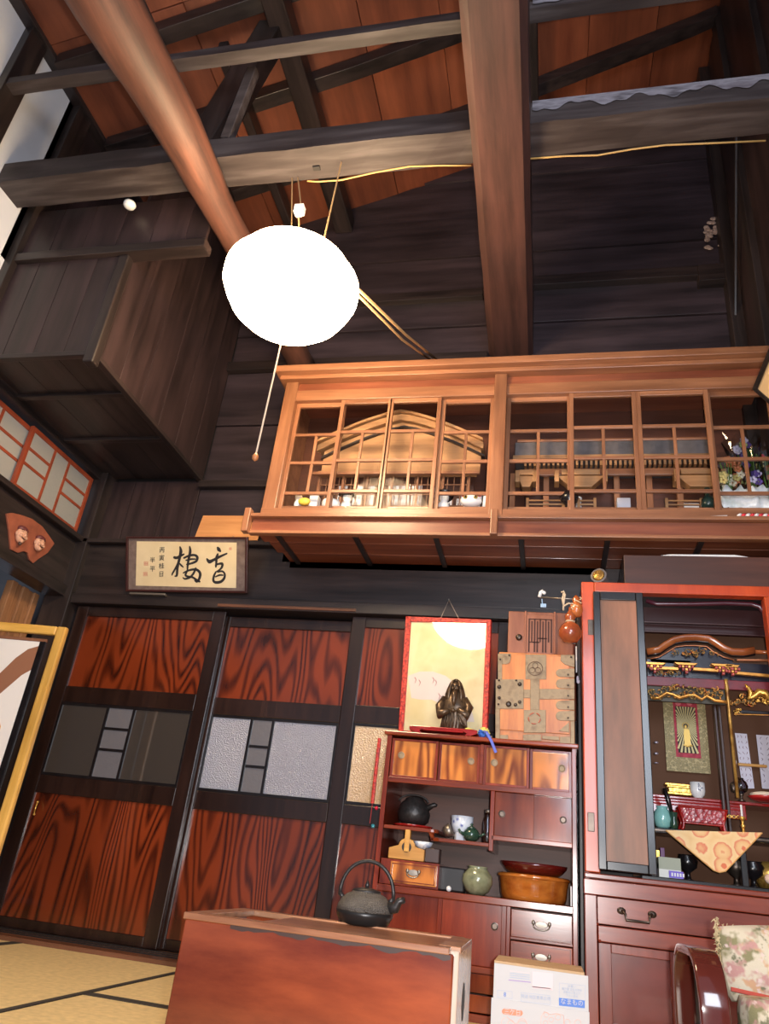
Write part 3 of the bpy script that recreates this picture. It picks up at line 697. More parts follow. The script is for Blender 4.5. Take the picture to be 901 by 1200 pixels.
for i in range(17):
    t = i/16; x = lt.x*.965+(rt.x-.01-lt.x*.965)*t; gp_.append(V((x, SY-.05, ap.z+(lt.z-ap.z)*(abs(2*t-1)**1.35)-.03)))
bz = 2.455
MB().prism(gp_+[V((rt.x-.01, SY-.05, bz)), V((lt.x*.965, SY-.05, bz))], (0, .02, 0)).build('gable_board', SHRINE, shr, .001)
box('eave_beam', (lt.x+.0, SY-.065, bz-.012), (rt.x-.01, SY-.045, bz+.006), CABW, shr)
box('lintel', (lt.x+.02, SY-.03, bz), (rt.x-.03, SY, bz+.03), SHRINE, shr); box('base', (lt.x+.02, SY-.05, 2.191), (rt.x-.05, SY+.1, 2.205), SHRINE, shr)
box('back', (lt.x+.03, SY+.06, 2.10), (rt.x-.05, SY+.075, 2.44), CABIN, shr)
for i in range(7):
    x = lt.x+.03+(rt.x-lt.x-.10)*i/6; box('post', (x-.007, SY-.02, 2.20), (x+.007, SY, bz), CABWZ, shr)
m = MB()
for i in range(24):
    x = lt.x+.04+(rt.x-lt.x-.12)*i/23; m.box((x-.0025, SY-.012, 2.10), (x+.0025, SY-.006, bz))
for z in (2.14, 2.20, 2.27, 2.34, 2.40): m.box((lt.x+.04, SY-.016, z-.003), (rt.x-.08, SY-.010, z+.003))
tag(m.build('lattice', plain('brown lattice', (.22, .09, .04), .5), shr), kind='stuff')
# paper charms standing behind the lattice
ch = [(402, 1), (421, 1), (434, 2), (462, 0), (475, 0), (489, 0), (509, 3), (527, 3), (540, 3)]
labs = ['paper charm with black brush writing behind the shrine lattice, leftmost', 'paper charm behind the shrine lattice, second from the left', 'paper charm with bold writing behind the shrine lattice, third from the left',
        'paper charm in the middle of the shrine, fourth from the left', 'paper charm in the middle of the shrine, fifth from the left', 'paper charm in the middle of the shrine, sixth from the left',
        'narrow paper charm right of the shrine middle, third from the right', 'paper charm in the right part of the shrine, second from the right', 'small paper charm at the right end of the shrine']
for k, (px, s) in enumerate(ch):
    ps = PY(px, 570, SY+.03); hh = .21 if s in (0, 1, 2) else (.13 if px > 520 else .20); wv = .028 if s != 3 else .018
    t = thing('paper_charm', (ps.x, SY+.03, 2.206), 'white ' + labs[k], 'charm', 'paper charms in the miniature shrine')
    box('paper_sheet', (ps.x-wv, SY+.028, 2.206), (ps.x+wv, SY+.031, 2.206+hh+.01*(k % 2)), PAPER, t, 0)
    m = MB()
    for j in range(3 if s else 4):
        xx = ps.x-wv*.6+j*wv*.42
        for i in range(5): m.box((xx-.0015, SY+.0272, 2.225+i*hh/6), (xx+.0015+.003*((i+j) % 2), SY+.0278, 2.225+i*hh/6+.018))
    m.build('brush_writing', plain('faded ink', (.12, .11, .14), .8), t)
# figurines on the cabinet floor (left)
def at(px, Y, z=2.1905): q = PY(px, 590, Y); return V((q.x, Y, z))
FY = 3.385
c = at(349, FY); 
t = thing('figurine', c, 'small white round headed figurine at left end of the wall cabinet', 'figurine', 'small ornaments in the wall cabinet')
MB().lathe([(.018, 0), (.022, .02), (.017, .045)], c, 12).build('body', WHITE, t, smooth=True); MB().ball(c+V((0, 0, .062)), .022).build('head', plain('cream glaze', (.75, .62, .45), .3), t, smooth=True)
c = at(351+8, FY); t = tag(box('white_box', c-V((-.012, .0, 0)), c+V((.06, .055, .085)), WHITE, None, .003), 'tall plain white paper box left in the wall cabinet', 'box')
c = at(345, FY-.03)
t = thing('sake_bottle', at(381-14, FY+.09), 'tiny white bottle standing behind tall white box', 'bottle'); MB().lathe([(.012, 0), (.018, .02), (.010, .06), (.006, .085), (.009, .10)], at(381-14, FY+.09), 12).build('bottle_body', WHITE, t, smooth=True)
c = at(352, FY-.035)+V((.02, 0, 0)); m = MB(); m.ball(c+V((0, 0, .022)), (.035, .02, .022), 14, 8); tag(m.build('lemon_ornament', plain('yellow', (.75, .50, .06), .5), None, smooth=True), 'small yellow rounded ornament beside the tall white box', 'ornament')
def hatted(px, Y, lab, s=1.0, tilt=0.0):
    c = at(px, Y); t = thing('hatted_figurine', c, lab, 'figurine', 'small ornaments in the wall cabinet')
    MB().lathe([(.034*s, 0), (.042*s, .03*s), (.038*s, .055*s), (.024*s, .07*s), (.034*s, .09*s), (.036*s, .11*s), (.030*s, .125*s)], c, 20).build('body', WHITE, t, smooth=True)
    M = Euler((tilt, 0, .1)).to_matrix().to_4x4()
    tag(MB().lathe([(.068*s, 0), (.068*s, .006), (.036*s, .018), (.030*s, .035), (.004, .040)], c+V((0, 0, .118*s)), 24, M).build('hat', BLACK, t, smooth=True), 'wide black brimmed hat')
    return t
hatted(406, FY+.02, 'white figurine with wide black hat beside a white lidded jar', .72, .2)
c = at(388, FY+.01); t = thing('lidded_jar', c, 'low white lidded jar left of the black hatted figurine', 'jar')
MB().lathe([(.040, 0), (.050, .015), (.050, .030)], c, 20).build('jar_body', WHITE, t, smooth=True); MB().lathe([(.052, .031), (.048, .044), (.020, .056), (.004, .059)], c, 20).build('lid', WHITE, t, smooth=True)
hatted(520, FY+.02, 'white figurine with black hat at the foot of the fourth sash', .72, -.25)
# beckoning cat
c = at(552, FY-.02); t = thing('lucky_cat', c, 'white china cat face with red ears at the right of the left sashes', 'cat figurine')
MB().ball(c+V((0, .04, .026)), (.045, .03, .026), 20, 12).build('body', WHITE, t, smooth=True)
MB().ball(c+V((0, -.005, .032)), (.056, .040, .032), 20, 12).build('head', WHITE, t, smooth=True)
for s in (-1, 1):
    MB().prism([c+V((s*.018, -.01, .056)), c+V((s*.054, -.01, .048)), c+V((s*.050, -.008, .088))], (0, .02, 0)).build('ear', WHITE, t, .002)
    tag(MB().prism([c+V((s*.026, -.0125, .060)), c+V((s*.050, -.0125, .054)), c+V((s*.047, -.0105, .080))], (0, .002, 0)).build('inner_ear', plain('cat red', (.65, .03, .03), .4), t), 'red inner ear')
    tag(MB().ball(c+V((s*.026, -.044, .036)), (.011, .005, .010), 10, 6).build('eye', plain('cat eye', (.35, .25, .02), .2), t, smooth=True), 'yellow and black eye')
    MB().ball(c+V((s*.026, -.049, .036)), (.005, .002, .008), 8, 6).build('pupil', BLACK, t, smooth=True)
MB().tube([c+V((.072, .01, .0)), c+V((.076, .0, .035)), c+V((.078, -.008, .066)), c+V((.076, -.014, .074))], [.018, .017, .019, .013], 12).build('raised_paw', WHITE, t, smooth=True)

# long miniature shrine with brackets behind the right sashes
S2 = 3.50
l2 = PY(604, 515, S2-.08); r2x = .80
sh2 = thing('household_shrine', ((l2.x+r2x)/2, S2, 2.191), 'wide dark roofed miniature shrine with carved eaves in the right half of wall cabinet', 'shrine')
box('roof_slab', (l2.x, S2-.10, 2.515), (r2x, S2+.15, 2.60), plain('grey roof', (.10, .085, .085), .5, var=.3), sh2); box('roof_edge', (l2.x-.01, S2-.11, 2.492), (r2x, S2-.08, 2.515), SHRINE, sh2); box('ridge_board', (l2.x+.01, S2-.105, 2.60), (r2x, S2-.08, 2.615), CABW, sh2)
m = MB(); x = l2.x+.05
while x < r2x-.04: m.box((x, S2-.09, 2.462), (x+.012, S2-.02, 2.490)); x += .024
tag(m.build('rafter_ends', SHRINE, sh2), kind='stuff')
box('eave_board', (l2.x+.05, S2-.06, 2.42), (r2x, S2-.04, 2.46), CABW, sh2)
for px, wv in ((617, .045), (680, .12), (818, .11)):
    q = PY(px, 545, S2-.07)
    MB().prism([(q.x-wv, S2-.09, 2.40), (q.x+wv, S2-.09, 2.40), (q.x+wv*.45, S2-.09, 2.335), (q.x-wv*.45, S2-.09, 2.335)], (0, .06, 0)).build('eave_bracket', SHRINE, sh2, .003)
    for s in (-1, 1): box('bracket_end', (q.x+s*wv-.012, S2-.10, 2.36), (q.x+s*wv+.012, S2-.03, 2.43), SHRINE, sh2)
    MB().box((q.x-wv*.8, S2-.095, 2.405), (q.x+wv*.8, S2-.03, 2.435)).build('bracket_beam', SHRINE, sh2, .002)
for px in (601, 640, 722, 760, 795): q = PY(px, 560, S2); box('post', (q.x-.015, S2-.015, 2.10), (q.x+.015, S2+.015, 2.46), CABWZ, sh2)
box('shrine_base', (l2.x+.03, S2-.03, 2.191), (r2x, S2+.14, 2.205), CABW, sh2); box('shrine_back', (l2.x+.05, S2+.08, 2.10), (r2x, S2+.10, 2.46), CABIN, sh2)
def fence(pa, pb, lab):
    a = at(pa, 3.40); b = at(pb, 3.40); t = thing('miniature_fence', (a+b)/2, lab, 'fence', 'miniature balustrades in the wall cabinet')
    for z in (.018, .045, .072): box('fence_rail', (a.x, 3.397, 2.191+z*.8-.004), (b.x, 3.405, 2.191+z*.8+.004), SHRINE, t, .001)
    for x in (a.x, b.x): box('fence_post', (x-.007, 3.394, 2.191), (x+.007, 3.408, 2.262), SHRINE, t, .001)
fence(618, 660, 'pale wooden miniature balustrade left of the black round ornament'); fence(678, 697, 'short pale miniature balustrade right of the black round ornament'); fence(781, 822, 'miniature balustrade with white slip behind, in the third right sash')
c = at(667, 3.36); t = thing('black_ornament', c, 'black round lacquer ornament half hidden behind a sash stile', 'ornament'); MB().lathe([(.02, 0), (.018, .012), (.040, .03), (.046, .055), (.034, .08), (.01, .09)], c, 20).build('body', BLACK, t, smooth=True)
c = at(678, 3.43); t = thing('white_vase', c, 'tiny white shrine vase beside the black round ornament', 'vase'); MB().lathe([(.016, 0), (.020, .02), (.012, .05), (.018, .085), (.016, .09)], c, 14).build('body', WHITE, t, smooth=True)
c = at(731, 3.40); tag(box('white_cube_box', c-V((.032, 0, 0)), c+V((.032, .05, .075)), plain('grey white card', (.52, .52, .60), .6), None, .002), 'small greyish white box standing in the second right sash', 'box')
c = at(830, 3.37); t = thing('dark_bottle', c, 'small dark green bottle ornament at right of the third right sash', 'bottle'); MB().lathe([(.026, 0), (.034, .02), (.030, .05), (.012, .07), (.014, .11), (.004, .115)], c, 16).build('body', plain('dark green', (.012, .03, .025), .25), t, smooth=True)
c = at(810, 3.43); tag(box('white_slip', c-V((.035, 0, 0)), c+V((.035, .01, .06)), PAPER, None, .001), 'white paper slip behind the third right balustrade', 'paper')
# cellophane wrapped bouquets and folded white sheet in the last sash
random.seed(4)
def bouquet(px, Y, label, cols, s=1.0, lean=.0, h=.30):
    c = at(px, Y, 2.235); t = thing('wrapped_bouquet', c, label, 'flowers', 'wrapped bouquets at the right end of wall cabinet')
    n = 16; mb = MB(); vs = []
    for i in range(5):
        f = i/4; r = (.014+.085*s*f**.8)
        for j in range(n): a = 2*PI*j/n; rr = r*(1+.22*math.sin(j*3.1+i)); vs.append(c+V((rr*math.cos(a)+lean*f, rr*math.sin(a)*.45, h*f*(1+.08*math.sin(j*2.3)))))
    mb.add(vs, [(i*n+j, i*n+(j+1) % n, (i+1)*n+(j+1) % n, (i+1)*n+j) for i in range(4) for j in range(n)])
    tag(mb.build('cellophane', glass('cellophane', (.92, .93, .90), .6), t), 'crinkled clear wrapping')
    for k, col in enumerate(cols):
        mb = MB()
        for q in range(7):
            p = c+V((random.uniform(-.05, .05)*s+lean*.7, random.uniform(-.02, .02), h*random.uniform(.35, .95)))
            for z in range(5): a = 2*PI*z/5; mb.ball(p+V((math.cos(a)*.012, -.004, math.sin(a)*.012)), (.010, .006, .010), 6, 4)
        mb.build('flower_head', plain('flower %s' % col[0], col[1], .6), t, smooth=True)
    m = MB()
    for q in range(6): m.tube([c, c+V((random.uniform(-.05, .05)*s+lean, random.uniform(-.02, .02), h*.85))], .0025, 5)
    m.build('stem', plain('stem green', (.10, .20, .04), .6), t)
bouquet(858, 3.42, 'cellophane bouquet of yellow and orange red flowers in the last sash', [('yellow', (.52, .42, .16)), ('orange', (.50, .16, .07)), ('cream', (.70, .64, .52))], 1.0, .0, .27)
bouquet(886, 3.45, 'cellophane bouquet with purple bloom in the last sash', [('purple', (.13, .07, .33)), ('lilac', (.55, .50, .70)), ('greenish', (.35, .42, .15))], .9, -.03, .40)
bouquet(906, 3.47, 'cellophane bouquet with red and yellow at the very right of the last sash', [('red', (.60, .04, .06)), ('yellow', (.70, .50, .12))], .9, -.01, .36)
c = at(846, 3.36); d = at(905, 3.36); mb = MB(); nn = 18; vs = []
for i in range(nn+1):
    for j in range(5): vs.append(V((c.x+(d.x-c.x)*i/nn, 3.36+random.uniform(-.012, .012)+.02*(j/4), 2.191+.12*j/4+(random.uniform(-.015, .02) if j == 4 else 0))))
mb.add(vs, [(i*5+j, (i+1)*5+j, (i+1)*5+j+1, i*5+j+1) for i in range(nn) for j in range(4)])
o = mb.build('white_wrapping_bag', mottled('crumpled white plastic', [(.55, .60, .55), (.82, .84, .86), (.75, .80, .80)], 12, rough=.3), None, smooth=True); tag(o, 'crumpled white plastic bag under the bouquets in the last sash', 'bag')
sm = o.modifiers.new('t', 'SOLIDIFY'); sm.thickness = .002
# things lying on the cabinet ledge
a = PZ(800, 605, 2.084); q0 = PZ(803, 607, 2.084); q1 = PZ(857, 603, 2.084)
mb = MB(); mb.prism([(q0.x-.10, CYF-.05, 2.083), (q1.x, CYF-.05, 2.083), (q1.x, CYF-.02, 2.083), (q0.x-.10, CYF-.02, 2.083)], (0, 0, .004)); mb.prism([(q0.x+.03, CYF-.048, 2.088), (q1.x-.01, CYF-.048, 2.094), (q1.x-.01, CYF-.022, 2.094), (q0.x+.03, CYF-.022, 2.088)], (0, 0, .003))
tag(mb.build('folded_paper', PAPER, None), 'folded white paper lying on the cabinet ledge', 'paper')
q0 = PZ(866, 605, 2.084); mb = MB(); mb2 = MB()
for i in range(9):
    x = q0.x+i*.018; (mb if i % 2 else mb2).tube([(x, CYF-.06, 2.088), (x+.012, CYF-.038, 2.105), (x+.026, CYF-.022, 2.088)], .009, 7)
t = thing('festive_rope', (q0.x+.07, CYF-.04, 2.083), 'red and white twisted cord lying on the cabinet ledge at far right', 'cord'); mb.build('red_strand', plain('festive red', (.70, .03, .05), .6), t, smooth=True); mb2.build('white_strand', PAPER, t, smooth=True)

# ------------------------------------------------------------------ framed calligraphy leaning out from the back wall
cn = V((0, -.90, -.44)).normalized()
co = PY(221, 690, 3.67)
def CG(zx, zy): return PP(140+zx/5.3, 600+zy/5.3, co, cn)      # from the enlarged picture of the frame
def quad_frame(pf, outer, inner, th, mat, name, parent, front=0.0, bevel=.002):
    """four bars between an outer and an inner outline on a tilted plane"""
    for i in range(4):
        j = (i+1) % 4
        pts = [outer[i], outer[j], inner[j], inner[i]]
        MB().prism([p+pf*front for p in pts], -pf*th).build(name, mat, parent, bevel)
cal = thing('framed_calligraphy', co, 'dark framed calligraphy with two big black brush characters above the sliding doors', 'picture')
O = [CG(45, 152), CG(800, 152), CG(800, 500), CG(45, 500)]; I = [CG(52, 163), CG(788, 163), CG(783, 490), CG(54, 483)]
O = [CG(46, 152), CG(799, 155), CG(796, 503), CG(44, 492)]; I = [CG(57, 164), CG(786, 168), CG(783, 490), CG(56, 480)]
quad_frame(cn, O, I, .022, plain('dark red frame', (.045, .012, .010), .3), 'frame', cal, .012)
MB().prism([p for p in I], -cn*.008).build('mount', mottled('grey brown mount', [(.13, .085, .07), (.20, .14, .12)], 30, rough=.8), cal)
PG = [CG(108, 182), CG(728, 190), CG(724, 472), CG(102, 457)]
MB().prism([p+cn*.002 for p in PG], -cn*.003).build('paper', CREAM, cal)
strokes = [
 ([(612, 222), (618, 232), (628, 243)], [10, 17, 9]), ([(545, 292), (560, 308), (585, 298), (625, 277), (668, 258)], [8, 17, 12, 11, 7]),
 ([(612, 262), (604, 285), (603, 315), (600, 340)], [9, 12, 10, 8]), ([(598, 330), (618, 322), (640, 322), (636, 345), (618, 362), (600, 372)], [7, 9, 12, 10, 7, 6]),
 ([(600, 372), (588, 398), (585, 425), (600, 437), (632, 432), (652, 410), (655, 385), (640, 368), (612, 372)], [7, 10, 11, 12, 12, 11, 9, 8, 7]), ([(598, 402), (622, 392), (645, 392)], [6, 8, 6]),
 ([(378, 217), (383, 245), (374, 290), (362, 345), (358, 392), (345, 398)], [7, 15, 13, 12, 11, 4]), ([(343, 282), (358, 284), (380, 273), (402, 262)], [12, 12, 11, 7]),
 ([(372, 302), (352, 345), (332, 380), (328, 392)], [9, 9, 8, 5]), ([(374, 318), (386, 332), (398, 342)], [6, 9, 5]),
 ([(438, 215), (441, 245), (432, 290), (425, 335), (424, 365)], [7, 13, 12, 10, 6]), ([(402, 285), (438, 270), (470, 268), (485, 282), (478, 305), (450, 318), (420, 325)], [8, 10, 10, 13, 11, 9, 7]),
 ([(415, 300), (445, 293), (472, 292)], [6, 8, 6]), ([(424, 362), (412, 390), (425, 400), (455, 405), (485, 425), (500, 432)], [8, 10, 9, 9, 11, 8]),
 ([(475, 350), (462, 380), (440, 405), (410, 415), (396, 408)], [9, 10, 9, 8, 5]), ([(398, 378), (440, 360), (480, 358), (502, 380), (498, 412), (482, 432), (468, 425)], [6, 9, 11, 13, 12, 10, 4])]
m = MB()
for pts, ws in strokes: brush(m, [CG(*p) for p in pts], [x*.00135 for x in ws], cn, .0035)
tag(m.build('brush_writing', INK, cal), 'two large cursive characters in black ink')
xd = (CG(700, 300)-CG(200, 290)).normalized(); yd = (CG(400, 200)-CG(392, 450)).normalized()
for i, ch_ in enumerate('丙寅桂日'): text('brush_writing', ch_, CG(266-i*1.5, 237+i*50)+cn*.004, xd+yd*.08, yd, .036, INK, cal)
for i, ch_ in enumerate('半平'): text('brush_writing', ch_, CG(207, 300+i*55)+cn*.004, xd, yd, .036, INK, cal)
m = MB()
for zx, zy in ((166, 320), (162, 385), (690, 228)):
    r = 13 if zx < 600 else 8
    for a, b, c_, d_ in ((-r, -r, r, -r+3), (-r, r-3, r, r), (-r, -r, -r+3, r), (r-3, -r, r, r), (-2, -r, 1, r), (-r, -2, r, 1), (-r*.6, -r*.6, -r*.3, r*.6), (r*.3, -r*.6, r*.6, r*.6)):
        m.prism([CG(zx+a, zy+b)+cn*.003, CG(zx+c_, zy+b)+cn*.003, CG(zx+c_, zy+d_)+cn*.003, CG(zx+a, zy+d_)+cn*.003], -cn*.0008)
tag(m.build('seal_print', PINKINK, cal), 'faint reddish square seals')
for zx in (205, 680): MB().tube([CG(zx, 166)-cn*.01, CG(zx, 150)+V((0, .06, .03))], .002, 5).build('hanging_wire', NICKEL, cal)
a = CG(80, 500); b = CG(300, 507)
cal_b = MB().box((a.x, 3.655, a.z-.02), (b.x, 3.68, a.z-.008)).build('support_bar', NICKEL, cal, .002)

# pale board standing on the ledge beside the cabinet
a = PY(232, 628, 3.70); b = PY(300, 628, 3.70); c = PY(238, 604, 3.70)
tag(MB().prism([(a.x, 3.66, 2.119), (b.x+.03, 3.66, 2.119), (b.x+.03, 3.70, c.z), (c.x, 3.70, c.z)], (0, .012, 0)).build('loose_board', GINGER, None, .002), 'plain orange board standing on the ledge left of the glass cabinet', 'board')

# fan shaped plaque with two smiling faces, on the head board of the left wall
fx = X0+.012
def LW(px, py): return PX(px, py, fx)
ft = thing('fan_plaque', LW(35, 632), 'fan shaped brown plaque with two smiling carved faces on the left wall', 'plaque')
out = [(8, 602), (14, 601), (24, 603), (38, 608), (50, 617), (58, 628), (64, 637), (56, 648), (47, 654), (39, 660), (35, 656), (33, 648), (28, 646), (21, 648), (13, 644), (11, 622)]
MB().prism([LW(*p) for p in out], (-.012, 0, 0)).build('plaque_board', plain('terracotta plaque', (.30, .085, .045), .6, var=.2), ft, .002)
def mask(px, py, s, capcol, lab):
    c = LW(px, py)+V((.012, 0, 0)); S = .052*s
    fc = MB(); n = 14
    fc.ball(c, (S*.5, S*.78, S), 18, 12); fc.ball(c+V((S*.48, 0, -S*.05)), (S*.22, S*.14, S*.22), 8, 6)
    for q in (-1, 1): fc.ball(c+V((S*.30, q*S*.42, -S*.22)), (S*.24, S*.27, S*.25), 8, 6); fc.ball(c+V((.0, q*S*.78, -.003)), (S*.2, S*.16, S*.3), 8, 6)
    fc.ball(c+V((S*.25, 0, -S*.72)), (S*.26, S*.32, S*.26), 8, 6)
    f = tag(fc.build('carved_face', plain('mask skin', (.62, .33, .22), .45), ft, smooth=True), lab)
    ink = MB()
    for q in (-1, 1):
        ink.tube([c+V((S*.40, q*S*.20, S*.20)), c+V((S*.40, q*S*.36, S*.27)), c+V((S*.30, q*S*.54, S*.20))], .0022, 5)
        ink.tube([c+V((S*.38, q*S*.18, S*.42)), c+V((S*.36, q*S*.38, S*.50)), c+V((S*.26, q*S*.54, S*.42))], .003, 5)
    ink.tube([c+V((S*.42, -S*.30, -S*.40)), c+V((S*.55, 0, -S*.52)), c+V((S*.42, S*.30, -S*.40))], .0032, 5)
    ink.build('painted_features', plain('mask lines', (.07, .02, .015), .5), f)
    MB().ball(c+V((-.002, 0, S*.66)), (S*.5, S*.80, S*.42), 16, 8).build('cap', plain('mask cap %s' % lab[:4], capcol, .5), f, smooth=True)
    return f, c, S
f, c, S = mask(23, 627, .92, (.13, .03, .03), 'face with dark red cap and beard'); MB().ball(c+V((S*.2, 0, -S*1.0)), (S*.2, S*.24, S*.3), 8, 6).build('beard', plain('mask beard', (.08, .04, .03), .7), f, smooth=True)
mask(44, 637, .86, (.03, .03, .03), 'face with black hair and a wide smile')

# ------------------------------------------------------------------ tea cabinet
TY = 3.30; TX0, TX1, TZ = -.706, .107, 1.017; TB = 3.68
ts = thing('tea_cabinet', ((TX0+TX1)/2, 3.45, 0), 'glossy red brown tea cabinet with small doors, open shelves and drawers', 'cabinet')
def tb(name, x0, x1, z0, z1, y0=TY, y1=TB, mat=TANSUX, bevel=.002, parent=None): return box(name, (x0, y0, z0), (x1, y1, z1), mat, parent or ts, bevel)
tb('side_board', TX0, TX0+.02, 0, TZ, mat=TANSU); tb('side_board', TX1-.018, TX1, 0, TZ, mat=TANSU)
tb('top_board', TX0-.012, TX1+.010, TZ, TZ+.018, TY-.012, mat=TANSUX, bevel=.004); tb('back_board', TX0+.01, TX1-.01, .02, TZ, TB-.012, TB, CABIN)
def px2x(px, py=900): return PY(px, py, TY).x
def py2z(py, px): return PY(px, py, TY).z
z_d0 = py2z(921, 560)+.008; z_d1 = TZ-.010              # top door row
tb('shelf_board', TX0+.02, TX1-.018, z_d0-.022, z_d0, mat=TANSUX)
xs = [px2x(455, 895)+.01, px2x(512, 893), px2x(564, 896), px2x(620, 900), TX1-.018]
tb('divider', xs[2]-.008, xs[2]+.008, z_d0, z_d1)
for i in range(4):
    x0 = xs[i]+(.008 if i == 2 else .002); x1 = xs[i+1]-(.008 if i == 1 else .0)
    if i == 0: x0 = TX0+.022
    yo = .018 if i in (0, 2) else .030
    d = tb('small_door', x0, x1, z_d0, z_d1, TY+yo, TY+yo+.012, KEYAKI)
    fr = [(x0, x0+.012, z_d0, z_d1), (x1-.012, x1, z_d0, z_d1), (x0+.012, x1-.012, z_d0, z_d0+.010), (x0+.012, x1-.012, z_d1-.010, z_d1)]
    for a in fr: box('door_frame', (a[0], TY+yo-.005, a[2]), (a[1], TY+yo, a[3]), TANSU, d, .001)
    hx = x0+.045 if i in (0, 2) else x1-.04
    M = Matrix.Rotation(PI/2, 4, 'X')
    MB().lathe([(.015, 0), (.015, .003), (.011, .004), (.010, .001)], (hx, TY+yo-.001, (z_d0+z_d1)/2+.012), 20, M).build('finger_pull', OLDIRON, d)
# right pair of dark doors, mid height
zb0 = py2z(983, 620); zb1 = z_d0-.022; xv = px2x(577, 950)
tb('divider', xv-.010, xv+.008, zb0-.06, zb1, mat=TANSU)
tb('shelf_board', xv, TX1-.018, zb0-.018, zb0)
xm = (xv+TX1-.01)/2
for i, (x0, x1, yo) in enumerate(((xv+.008, xm+.004, .016), (xm-.004, TX1-.018, .030))):
    d = tb('sliding_door', x0, x1, zb0, zb1, TY+yo, TY+yo+.012, KEYAKI2)
    M = Matrix.Rotation(PI/2, 4, 'X'); hx = x0+.03 if i == 0 else x1-.035
    MB().lathe([(.014, 0), (.014, .003), (.010, .004), (.009, .001)], (hx, TY+yo-.001, (zb0+zb1)/2), 18, M).build('finger_pull', DKMETAL, d)
# main shelf over the lower cupboard
zs_ = py2z(1036, 450); tb('shelf_board', TX0+.02, TX1-.018, zs_-.025, zs_, TY-.004, mat=TANSUX)
# left staggered shelf: level 1 with rounded end, lower right tongue
zl1 = py2z(965, 450)-.002; xe = px2x(509, 968)
def rounded_shelf(x0, x1, z, th, right=True):
    pts = [(x0, TY+.012), (x1-.03, TY+.012)]+[(x1-.03+.03*math.sin(a), TY+.042-.03*math.cos(a)) for a in (PI/8, PI/4, 3*PI/8, PI/2)]+[(x1, TB-.02), (x0, TB-.02)]
    MB().prism([(p[0], p[1], z) for p in pts], (0, 0, th)).build('shelf_board', TANSUX, ts, .002)
rounded_shelf(TX0+.02, xe+.015, zl1-.014, .014)
zl2 = py2z(985, 540)-.012
pts = [(xe-.02, TB-.02), (xe-.02, TY+.05), (xe-.005, TY+.02), (xe+.02, TY+.010), (xv-.010, TY+.010), (xv-.010, TB-.02)]
MB().prism([(p[0], p[1], zl2) for p in pts], (0, 0, .014)).build('shelf_board', TANSUX, ts, .002)
MB().tube([(xe-.002, TY+.03, zl1-.012), (xe-.022, TY+.03, (zl1+zl2)/2+.012), (xe-.006, TY+.03, zl2+.012)], .010, 8).build('shelf_scroll', TANSUX, ts, smooth=True)
# small drawer unit standing on the main shelf, left
zd1 = py2z(1010, 470); xd0 = px2x(450, 1020)+.012; xd1 = px2x(514, 1020)
tb('drawer_box', TX0+.022, xd1, zs_+.001, zd1+.008, TY+.012, TB-.04, TANSU)
def drawer(x0, x1, z0, z1, y=TY, mat=TANSUX, hw=.035, lab=None, hmat=NICKEL):
    d = box('drawer', (x0, y, z0), (x1, y+.02, z1), mat, ts, .002)
    for a in ((x0+.006, x1-.006, z0+.006, z0+.009), (x0+.006, x1-.006, z1-.009, z1-.006), (x0+.006, x0+.009, z0+.006, z1-.006), (x1-.009, x1-.006, z0+.006, z1-.006)):
        box('drawer_bead', (a[0], y-.002, a[2]), (a[1], y, a[3]), TANSU, d, 0)
    cx_, cz_ = (x0+x1)/2, (z0+z1)/2+.004
    m = MB(); P = [V((cx_+hw*math.sin(a)*.8, y-.012-.006*math.cos(a), cz_-.002-.016*math.cos(a*.9))) for a in [-PI/2+PI*i/8 for i in range(9)]]
    m.tube([P[0]+V((0, .012, .006))]+P+[P[-1]+V((0, .012, .006))], .0028, 6)
    for s in (-1, 1): m.ball((cx_+s*hw*.8, y-.004, cz_+.005), (.007, .004, .009), 8, 6)
    tag(m.build('drawer_handle', hmat, d, smooth=True), lab)
    M = Matrix.Rotation(PI/2, 4, 'X')
    MB().lathe([(.022, 0), (.020, .0015), (.004, .002)], (cx_, y-.0005, cz_), 16, M, 1.1, .55).build('handle_plate', hmat, d)
    return d
drawer(xd0+.012, xd1-.008, zs_+.010, zd1, TY+.006, KEYAKI, .030, 'curved bail handle')
# lower cupboard: two sliding doors, a column of drawers on the right, bottom drawers
xc1 = px2x(596, 1090)
tb('divider', xc1-.010, xc1+.006, .0, zs_-.025, mat=TANSU)
xmid = px2x(513, 1080); zc0 = py2z(1140, 560)
for i, (x0, x1, yo) in enumerate(((TX0+.02, xmid+.012, .030), (xmid-.006, xc1-.010, .014))):
    d = tb('sliding_door', x0, x1, zc0+.02, zs_-.025, TY+yo, TY+yo+.014, TANSU, .003)
    for a in ((x0, x0+.020), (x1-.020, x1)): box('door_frame', (a[0], TY+yo-.005, zc0+.02), (a[1], TY+yo, zs_-.025), TANSU, d, .002)
    M = Matrix.Rotation(PI/2, 4, 'X'); hx = x1-.045 if i else x0+.05
    MB().lathe([(.014, 0), (.014, .003), (.010, .004), (.009, .001)], (hx, TY+yo-.001, (zc0+zs_)/2+.03), 18, M).build('finger_pull', DKMETAL, d)
tb('rail', TX0+.02, xc1-.010, zc0-.002, zc0+.02)
tb('kick_board', TX0+.02, TX1-.018, 0, .03)
zz = zc0-.004
tb('drawer', TX0+.024, xc1-.012, .035, .035+(zz-.035)*.45, TY+.004, TY+.02, KEYAKI2); tb('drawer', TX0+.024, xc1-.012, .035+(zz-.035)*.5, zz, TY+.004, TY+.02, KEYAKI2)
dz = (zs_-.025-.035)/5.0
z = zs_-.028
